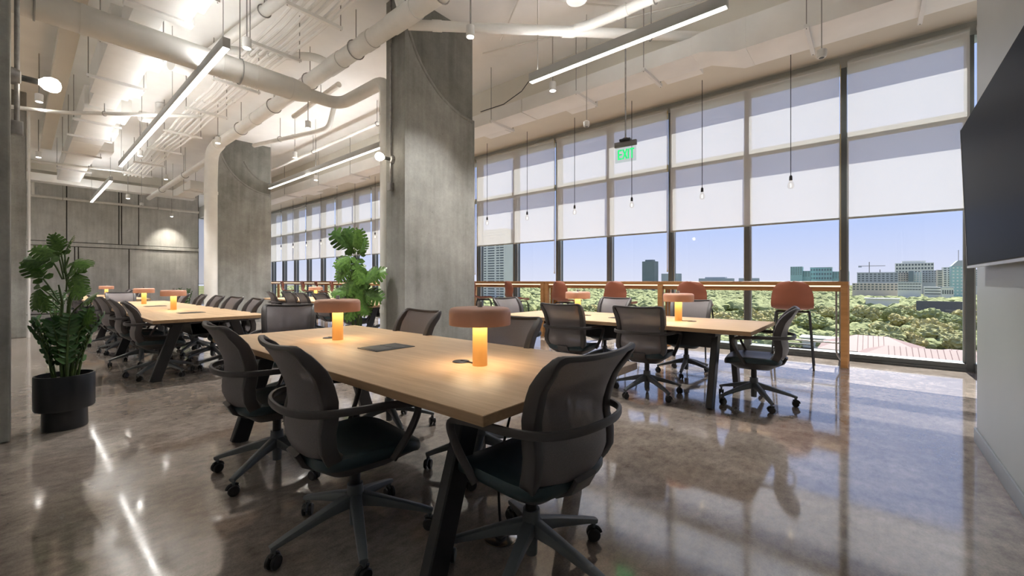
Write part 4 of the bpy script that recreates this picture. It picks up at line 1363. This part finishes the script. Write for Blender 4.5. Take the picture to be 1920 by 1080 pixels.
LEAF = [leaf_mesh('leaf', 'leaf_green', 6, 0.38, 0.20, 0.46), leaf_mesh('leaf', 'leaf_green', 7, 0.45, 0.15, 0.40)]
lz = MB()
for s_ in (-1, 1):
    lz.add([(0, 0, 0), (s_ * 0.016, 0.012, 0.004), (s_ * 0.021, 0.034, 0.005), (s_ * 0.012, 0.064, 0.0), (0, 0.082, -0.006), (0, 0.04, -0.002)], [(0, 1, 2, 5), (5, 2, 3, 4)])
ZZ = lz.mesh('leaf', 'leaf_zz', smooth=60)
RIGHT = Vector((math.cos(R(40.45)), math.sin(R(40.45)), 0))
BACK = Vector((math.sin(R(40.45)), -math.cos(R(40.45)), 0))       # toward the camera side of the room


def orient(dirv, nrm):
    y = Vector(dirv).normalized()
    z = Vector(nrm)
    z = (z - y * z.dot(y)).normalized()
    x = y.cross(z)
    return Matrix((x, y, z)).transposed().to_euler()


def big_leaf(root, attach, tip_dir, size, face, kind, stalk_from):
    """a leaf blade as a part and its stalk as a part"""
    put('leaf', LEAF[kind], root, attach, orient(tip_dir, face), size)
    a, b = Vector(stalk_from), Vector(attach)
    m_ = (a + b) / 2 + Vector((0, 0, 0.10 * (b - a).length))
    MB().tube([a, a * 0.25 + m_ * 0.5 + b * 0.25, b], 0.0055, 6).build('stalk', 'stem_green', root)


def pot(root, r, h, step=True):
    if step:
        MB().lathe([(0.001, 0.0), (r * 0.74, 0.0), (r * 0.76, 0.01), (r * 0.74, h * 0.36), (r * 0.97, h * 0.37), (r, h * 0.40), (r, h * 0.985), (r * 0.985, h), (r * 0.93, h), (r * 0.92, h * 0.9), (r * 0.001, h * 0.9)], 40).build('pot', 'pot_black', root)
    else:
        MB().lathe([(0.001, 0.0), (r * 0.9, 0.0), (r, 0.02), (r, h), (r * 0.93, h), (r * 0.92, h * 0.9), (0.001, h * 0.9)], 32).build('pot', 'pot_black', root)
    MB().lathe([(0.001, h * 0.905), (r * 0.5, h * 0.92), (r * 0.915, h * 0.905), (r * 0.9, h * 0.90), (0.001, h * 0.9)], 24).build('soil', 'soil', root)


def zz_stalks(root, n, h0, length, spread, seed, pairs=11):
    q = random.Random(seed)
    for k in range(n):
        a = 2 * PI * k / n + q.uniform(-0.3, 0.3)
        ln = length * q.uniform(0.72, 1.05)
        out = Vector((math.cos(a), math.sin(a), 0))
        r0 = q.uniform(0.02, 0.07)
        sp_ = spread * q.uniform(0.35, 1.0)
        pts = [out * r0 + Vector((0, 0, h0)), out * (r0 + sp_ * 0.22) + Vector((0, 0, h0 + ln * 0.4)), out * (r0 + sp_ * 0.6) + Vector((0, 0, h0 + ln * 0.78)), out * (r0 + sp_) + Vector((0, 0, h0 + ln))]
        MB().tube(pts, [0.010, 0.008, 0.006, 0.003], 6).build('stalk', 'stem_green', root)
        side = Vector((-out.y, out.x, 0))
        for j in range(pairs):
            t = 0.22 + 0.78 * j / (pairs - 1)
            f = t * 3
            i_ = min(int(f), 2)
            p_ = pts[i_].lerp(pts[i_ + 1], f - i_)
            tan = (pts[i_ + 1] - pts[i_]).normalized()
            for s_ in (-1, 1):
                d = side * s_ * 0.9 + tan * 0.55 + out * q.uniform(-0.25, 0.25) + Vector((0, 0, q.uniform(-0.15, 0.2)))
                put('leaf', ZZ, root, p_, orient(d, tan.cross(side) * -1 + Vector((q.uniform(-.3, .3), q.uniform(-.3, .3), 0.6))), q.uniform(0.65, 1.0))


def rel(dx, dz, dd=0.0):
    """offset: dx to the right of the room view line, dd toward the viewer side, dz up"""
    return RIGHT * dx + BACK * dd + Vector((0, 0, dz))


pl = thing('potted_plant', 'leafy plant in a stepped black pot at the left', 'plant', (-4.83, 0.235, 0))
pot(pl, 0.172, 0.42)
zz_stalks(pl, 12, 0.38, 0.52, 0.15, 5, 11)
MB().tube([rel(0.01, 0.38), rel(0.02, 0.75), rel(0.03, 0.95), rel(0.06, 1.05), rel(0.02, 1.15), rel(0.0, 1.24), rel(0.03, 1.34)], [0.014, 0.013, 0.012, 0.011, 0.010, 0.008, 0.005], 8).build('trunk', 'stem_green', pl)
MB().tube([rel(-0.01, 0.38), rel(-0.03, 0.8), rel(-0.02, 0.98), rel(-0.05, 1.12)], [0.012, 0.011, 0.009, 0.005], 8).build('trunk', 'stem_green', pl)
for dx, dz, ux, uz, sz, kd, fr_ in (
        (-0.03, 1.35, -0.55, 0.25, 0.17, 0, 1.2), (0.02, 1.36, 0.35, 0.55, 0.17, 0, 1.25), (-0.01, 1.37, -0.15, 0.75, 0.15, 1, 1.25), (-0.08, 1.31, -1.0, 0.12, 0.20, 1, 1.2),
        (0.09, 1.30, 0.75, -0.15, 0.16, 0, 1.2), (0.11, 1.22, 0.35, -0.9, 0.16, 1, 1.1), (0.08, 1.10, 0.65, -0.25, 0.15, 0, 1.0),
        (-0.15, 1.17, -0.5, 0.75, 0.17, 0, 1.0), (-0.17, 1.10, -0.1, -0.9, 0.18, 1, 1.0), (-0.13, 1.02, 0.1, -0.6, 0.12, 0, 0.95), (0.04, 1.20, 0.75, 0.35, 0.09, 1, 1.1),
        (0.16, 0.98, 0.75, 0.45, 0.15, 1, 0.9), (0.18, 0.80, 0.4, 0.8, 0.14, 0, 0.7)):
    d = rel(ux, uz, 0.25)
    big_leaf(pl, rel(dx, dz, 0.02), d, sz, rel(rnd.uniform(-.5, .5), 0.8, 1.0), kd, rel(dx * 0.25, fr_ * 0.97))

p2 = thing('potted_plant', 'tall split leaf plant standing beside the large pier', 'plant', (-5.32, 2.98, 0))
pot(p2, 0.17, 0.40)
for k in range(5):
    a = 2 * PI * k / 5
    MB().tube([Vector((0.05 * math.cos(a), 0.05 * math.sin(a), 0.36)), Vector((0.07 * math.cos(a), 0.07 * math.sin(a), 0.9)), rel(-0.03 + 0.04 * math.cos(a), 1.3)], [0.013, 0.010, 0.006], 8).build('trunk', 'stem_green', p2)
for dx, dz, ux, uz, sz, kd in (
        (-0.05, 1.60, -0.85, 0.75, 0.34, 0), (0.02, 1.55, 0.12, 1.0, 0.30, 1), (-0.02, 1.62, -0.35, 0.95, 0.26, 0), (0.06, 1.52, 0.30, 0.9, 0.22, 1),
        (-0.06, 1.48, -0.5, -0.35, 0.26, 0), (0.0, 1.42, 0.05, -0.9, 0.30, 0), (-0.08, 1.38, -0.55, -0.7, 0.28, 1), (0.04, 1.35, 0.3, -0.8, 0.26, 0),
        (0.14, 1.18, 0.75, 0.35, 0.30, 0), (0.10, 1.12, 0.45, 0.55, 0.28, 1), (-0.03, 1.22, -0.35, -0.8, 0.30, 0), (0.03, 1.16, 0.2, -0.9, 0.32, 1),
        (-0.08, 1.05, -0.7, -0.2, 0.24, 1), (0.12, 1.02, 0.75, -0.35, 0.28, 0), (-0.02, 0.98, -0.2, -0.9, 0.30, 0), (0.06, 0.95, 0.35, -0.8, 0.28, 1), (0.0, 0.85, -0.4, -0.6, 0.26, 0)):
    big_leaf(p2, rel(dx, dz, 0.03), rel(ux, uz, 0.22), sz, rel(rnd.uniform(-.45, .45), 0.55, 1.0), kd, rel(dx * 0.2, dz - 0.18))

for x, y, h, lab, sd_ in ((-13.75, 2.85, 0.42, 'small upright plant beside the thick downpipe', 3), (-12.75, 0.50, 0.40, 'plant in a black pot far behind the left plant', 8)):
    q = thing('potted_plant', lab, 'plant', (x, y, 0))
    pot(q, 0.16, h, False)
    zz_stalks(q, 8, h - 0.04, 0.55, 0.17, sd_, 7)

# ================================================================== OUTSIDE
GZ = -32.0
SY, CY = math.sin(R(40.45)), math.cos(R(40.45))
struct('ground', MB().box(-3500, 3500, 60, 4200, GZ - 1, GZ), 'park_ground', 'hazy green parkland far below the windows', smooth=0)


def bearing(u, d):
    return Vector(((-SY + CY * u) * d, (CY + SY * u) * d, GZ))


def tree_mesh(seed, r, h):
    q = random.Random(seed)
    bm = bmesh.new()
    for k in range(9):
        a = q.uniform(0, 2 * PI)
        rr_ = r * q.uniform(0.1, 0.68)
        c = Vector((rr_ * math.cos(a), rr_ * math.sin(a), h * q.uniform(0.26, 0.74)))
        br = r * q.uniform(0.40, 0.60)
        g = bmesh.ops.create_icosphere(bm, subdivisions=3, radius=br, matrix=Matrix.Translation(c))
        for v_ in g['verts']:
            d = (v_.co - c)
            v_.co = c + d * q.uniform(0.70, 1.28) * (0.85 if d.z < 0 else 1.0)
    nf = len(bm.faces)
    bmesh.ops.create_cone(bm, cap_ends=True, segments=7, radius1=r * 0.08, radius2=r * 0.05, depth=h * 0.6, matrix=Matrix.Translation((0, 0, h * 0.3)))
    bm.faces.ensure_lookup_table()
    for i_, f in enumerate(bm.faces):
        f.material_index = 0 if i_ < nf else 1
    me = bpy.data.meshes.new('tree')
    bm.to_mesh(me)
    bm.free()
    me.materials.append(M['tree_crown'])
    me.materials.append(M['trunk_bark'])
    return me


TM = [tree_mesh(20 + k, 5.0, 10.0) for k in range(6)]
q = random.Random(77)
cells = []
while len(cells) < 300:
    u = q.uniform(-0.42, 1.42)
    d = 150 + 250 * q.random() ** 0.8
    if 0.70 < u < 1.30 and d < 196:
        continue
    if 0.50 < u < 0.86 and d < 200 and q.random() < 0.75:
        continue
    p_ = bearing(u, d)
    if any((p_ - c).length < 6.5 for c in cells):
        continue
    cells.append(p_)
for p_ in cells:
    k = q.randrange(6)
    sc_ = q.uniform(0.8, 1.6)
    o = put('tree', TM[k], None, p_, (0, 0, q.uniform(0, 6.28)), (sc_, sc_, sc_ * q.uniform(0.65, 1.0)))
    tag(o, 'leafy green tree in the parkland below the windows', 'tree', 'trees in the parkland below')
# the rest of the woods: thousands of crowns too far to tell apart
fv, ff = [], []
bm = bmesh.new()
bmesh.ops.create_icosphere(bm, subdivisions=2, radius=1.0)
iv = [v_.co.copy() for v_ in bm.verts]
fi = [[v_.index for v_ in f.verts] for f in bm.faces]
bm.free()
for k in range(11000):
    u = q.uniform(-0.6, 1.6)
    d = 205 + 1700 * q.random() ** 1.5
    near = d < 420
    p_ = bearing(u, d)
    r_ = q.uniform(1.8, 4.5) if near else q.uniform(4.0, 8.5)
    o_ = len(fv)
    zz = q.uniform(0.5, 2.5) if near else q.uniform(2.5, 6.0)
    fv += [(p_.x + v_.x * r_ * q.uniform(0.8, 1.2), p_.y + v_.y * r_ * q.uniform(0.8, 1.2), p_.z + zz + v_.z * r_ * 0.75 * q.uniform(0.8, 1.2)) for v_ in iv]
    ff += [[i_ + o_ for i_ in f] for f in fi]
me = bpy.data.meshes.new('distant_woods')
me.from_pydata(fv, [], ff)
me.materials.append(M['tree_crown'])
tag(put('distant_woods', me), 'dense green woods reaching to the hazy city edge', 'trees', None, 'stuff')

WIN = {}


def building(label, u0, u1, top_y, d, mat, cols=0, rows=0, depth=22.0, base_y=None, crown=None, wmat='bld_window', wfrac=(0.6, 0.5), name='office_building'):
    """facade toward the windows; u0..u1 bearings of its sides, d distance"""
    um = (u0 + u1) / 2
    Y0 = (CY + SY * um) * d
    X0, X1_ = [(CY * u_ - SY) / (CY + SY * u_) * Y0 for u_ in (u0, u1)]
    zt = CAM_H + (527 - top_y) * d / 788.0
    t = thing(name, label, 'building', ((X0 + X1_) / 2, Y0, GZ))
    w_, h_ = X1_ - X0, zt - GZ
    MB().box(-w_ / 2, w_ / 2, 0, depth, 0, h_).build('wall', mat, t, smooth=0)
    if crown == 'step':
        MB().box(-w_ * 0.32, w_ * 0.30, depth * 0.2, depth * 0.8, h_, h_ + 5).build('roof_plant', mat, t, smooth=0)
    elif crown == 'parapet':
        MB().box(-w_ / 2 - 0.3, w_ / 2 + 0.3, -0.3, depth + 0.3, h_, h_ + 1.4).build('roof_parapet', 'bld_grey', t, smooth=0)
    elif crown == 'peak':
        MB().prism([(-w_ / 2, h_), (w_ / 2, h_), (w_ * 0.2, h_ + 9), (-w_ * 0.1, h_ + 9)], 'y', 0, depth).build('roof_crown', 'bld_grey', t, smooth=0)
        MB().cyl((0, depth / 2, h_ + 8), (0, depth / 2, h_ + 26), 0.4, n=6).build('mast', 'crane_steel', t)
    if cols:
        h_lo = max(0.0, h_ - rows * 3.6 - 1.5) if base_y is None else 0
        cw, rh = w_ / cols, (h_ - h_lo) / rows
        me_ = MB().box(-cw * wfrac[0] / 2, cw * wfrac[0] / 2, -0.25, 0.1, -rh * wfrac[1] / 2, rh * wfrac[1] / 2).mesh('window', wmat, smooth=0)
        for i_ in range(cols):
            for j in range(rows):
                put('window', me_, t, (-w_ / 2 + cw * (i_ + 0.5), 0, h_lo + rh * (j + 0.5)))
    return t


U = lambda px: (px - 960) / 788.0
# pale apartment tower by the pier
tw = building('pale apartment tower with rows of windows beside the pier', U(905), U(946), 432, 620, 'bld_white', 0, 0, 26, crown='parapet', name='apartment_tower')
Hh = 0
for ch in tw.children:
    if ch.name.startswith('wall'):
        Hh = ch.dimensions.z if ch.dimensions.z else 0
        Wd = max(v_.co.x for v_ in ch.data.vertices) * 2
        Hh = max(v_.co.z for v_ in ch.data.vertices)
for frac, wf in ((0.12, 0.10), (0.40, 0.30), (0.70, 0.13), (0.88, 0.16)):
    me_ = MB().box(-Wd * wf / 2, Wd * wf / 2, -0.3, 0.1, -0.85, 0.85).mesh('window', 'bld_window', smooth=0)
    z = 3.0
    while z < Hh - 2:
        put('window', me_, tw, (-Wd / 2 + Wd * frac, 0, z))
        z += 3.75
building('dark glass tower alone on the skyline left of the right lamp', U(1204), U(1227), 490, 1250, 'bld_dark', 0, 0, 30, crown='step', name='glass_tower')
building('low grey blue tower behind the mullion by the right lamp', U(1240), U(1272), 513, 1350, 'bld_grey', 0, 0, 30)
building('low hazy building on the skyline right of the lamp', U(1310), U(1372), 522.0, 1600, 'bld_grey', 0, 0, 40, crown='step')
building('small hazy block on the skyline near the mullion', U(1385), U(1420), 521.5, 1650, 'bld_grey', 0, 0, 40)
building('teal glass office block, leftmost of the stepped group', U(1482), U(1504), 500, 1150, 'bld_teal', 5, 6, 30, wmat='bld_dark')
building('low teal glass block in the stepped group', U(1504), U(1519), 508, 1150, 'bld_teal', 3, 4, 30, wmat='bld_dark')
building('tallest right teal glass block in the stepped group', U(1519), U(1560), 502, 1170, 'bld_teal', 8, 6, 30, 'x', 'parapet', wmat='bld_dark')
building('teal glass block next to the tall dark mullion', U(1560), U(1592), 509, 1160, 'bld_teal', 6, 5, 30, wmat='bld_dark')
cb = building('long grey concrete frame building under the cranes', U(1607), U(1684), 512, 760, 'bld_grey', 10, 4, 26, crown='parapet')
building('low brown terrace block before the concrete frame building', U(1598), U(1684), 531, 700, 'bld_beige', 12, 3, 16)
building('wide white grid office block behind the right group', U(1679), U(1751), 493, 980, 'bld_white', 12, 9, 30, 'x', 'step')
building('beige block left of the dark gate building', U(1684), U(1703), 511, 800, 'bld_beige', 4, 6, 20)
building('dark narrow left wing of the gate building', U(1704), U(1713), 508, 780, 'bld_dark', 0, 0, 20)
building('white middle of the gate building', U(1713), U(1729), 510, 785, 'bld_white', 3, 6, 20, wmat='bld_teal')
building('grey block right of the gate building', U(1729), U(1757), 507, 790, 'bld_grey', 5, 6, 22)
building('low white building in front of the gate building', U(1684), U(1727), 530, 640, 'bld_white', 8, 3, 14, crown='parapet', wfrac=(0.85, 0.35))
building('low white long building right of the gate building', U(1733), U(1768), 538, 620, 'bld_white', 1, 3, 14, wfrac=(0.95, 0.3))
building('narrow beige tower with balconies', U(1757), U(1768), 506, 720, 'bld_beige', 1, 9, 18, wfrac=(0.7, 0.5))
building('pale cream tower beside the green glass tower', U(1768), U(1784), 501, 730, 'bld_white', 2, 9, 18)
building('small white building with five square windows', U(1766), U(1788), 540, 600, 'bld_white', 5, 2, 12, 'x', 'parapet')
building('green glass tower at the right edge with peaked roof', U(1784), U(1815), 499, 660, 'bld_teal', 4, 11, 24, 'x', 'peak', wmat='bld_white', wfrac=(0.45, 0.35))
building('white office block beyond the right mullion', U(1822), U(1880), 505, 760, 'bld_white', 8, 8, 24)

# two tower cranes above the concrete frame building
for u, d, zt, jl, lab in ((U(1630), 790, 31, 16, 'thin tower crane on the skyline, the taller one'), (U(1650), 800, 17, 15, 'thin tower crane on the skyline, the lower one')):
    p_ = bearing(u, d)
    t = thing('tower_crane', lab, 'crane', p_)
    MB().box(-0.7, 0.7, -0.7, 0.7, 0, zt - GZ + 6).build('mast', 'crane_steel', t)
    MB().box(-jl, jl * 1.4, -0.45, 0.45, zt - GZ - 2, zt - GZ - 0.9).build('jib', 'crane_steel', t)
    MB().box(-jl, -jl + 5, -0.9, 0.9, zt - GZ - 4, zt - GZ - 2).build('counterweight', 'bld_grey', t)

# dark billboard on a lattice frame
b0 = bearing(U(1761), 330)
t = thing('billboard', 'dark grey billboard standing among the trees', 'billboard', b0)
zc = CAM_H + (527 - 575) * 330 / 788.0 - GZ
MB().box(-13, 13, -0.6, 0.6, zc - 4.3, zc + 4.3).build('board', 'billboard_dark', t, smooth=0)
for x in (-9, 0, 9):
    MB().cyl((x, 1, 0), (x, 1, zc), 0.35, n=8).build('post', 'crane_steel', t)
g_ = bearing(U(1806), 300)
t = thing('lattice_gantry', 'dark steel lattice gantry beside the billboard', 'gantry', g_)
zc = CAM_H + (527 - 592) * 300 / 788.0 - GZ
MB().box(-9, 22, -0.3, 0.3, zc + 3.2, zc + 3.7).build('top_chord', 'billboard_dark', t)
MB().box(-9, 22, -0.3, 0.3, zc - 3.7, zc - 3.2).build('bottom_chord', 'billboard_dark', t)
for k in range(10):
    a, b = Vector((-9 + 3.1 * k, 0, zc + (3.4 if k % 2 else -3.4))), Vector((-9 + 3.1 * (k + 1), 0, zc + (-3.4 if k % 2 else 3.4)))
    MB().cyl(a, b, 0.28, n=6).build('brace', 'billboard_dark', t)
for x in (-8, 20):
    MB().cyl((x, 0, 0), (x, 0, zc - 3), 0.4, n=8).build('post', 'billboard_dark', t)


# red roofed house below
def hip(root, x0, x1, y0, y1, ze, zr, inset):
    ym = (y0 + y1) / 2
    v_ = [(x0, y0, ze), (x1, y0, ze), (x1, y1, ze), (x0, y1, ze), (x0 + inset, ym, zr), (x1 - inset, ym, zr)]
    MB().add(v_, [(0, 1, 5, 4), (1, 2, 5), (2, 3, 4, 5), (3, 0, 4), (0, 3, 2, 1)]).build('roof', 'red_roof', root, smooth=0)
    MB().box(x0 + 1, x1 - 1, y0 + 1, y1 - 1, 0, ze).build('wall', 'bld_beige', root, smooth=0)
    for k in range(int((x1 - x0) / 1.6)):
        x = x0 + inset + 0.8 + k * 1.6
        if x < x1 - inset:
            MB().add([(x - .09, y0, ze + .05), (x + .09, y0, ze + .05), (x + .09, ym, zr + .05), (x - .09, ym, zr + .05), (x, y0, ze + .13), (x, ym, zr + .13)], [(0, 4, 5, 3), (4, 1, 2, 5), (0, 1, 4), (3, 5, 2)]).build('roof_rib', 'red_roof', root, smooth=0)


hs = bearing(0.93, 158)
t = thing('red_roof_house', 'large low house with pinkish red hipped roof below the window', 'house', hs)
hip(t, -26, 8, -2, 30, 5.5, 10.5, 12)
hip(t, -14, 24, -16, 6, 5.0, 9.0, 9)
hip(t, 6, 40, 2, 20, 4.8, 7.6, 7)
t = thing('white_shed', 'low white shed roofs left of the red roofed house', 'shed', bearing(0.745, 205))
MB().box(-9, 8, -4, 6, 0, 5).build('wall', 'bld_white', t, smooth=0)
MB().box(-10, 9, -5, 7, 5, 5.6).build('roof', 'bld_white', t, smooth=0)
t = thing('pale_pavilion', 'pale flat roof showing among the distant trees', 'building', bearing(0.88, 470))
MB().box(-14, 14, -5, 9, 0, 13).build('wall', 'bld_white', t, smooth=0)
MB().box(-15, 15, -6, 10, 13, 14).build('roof', 'bld_white', t, smooth=0)
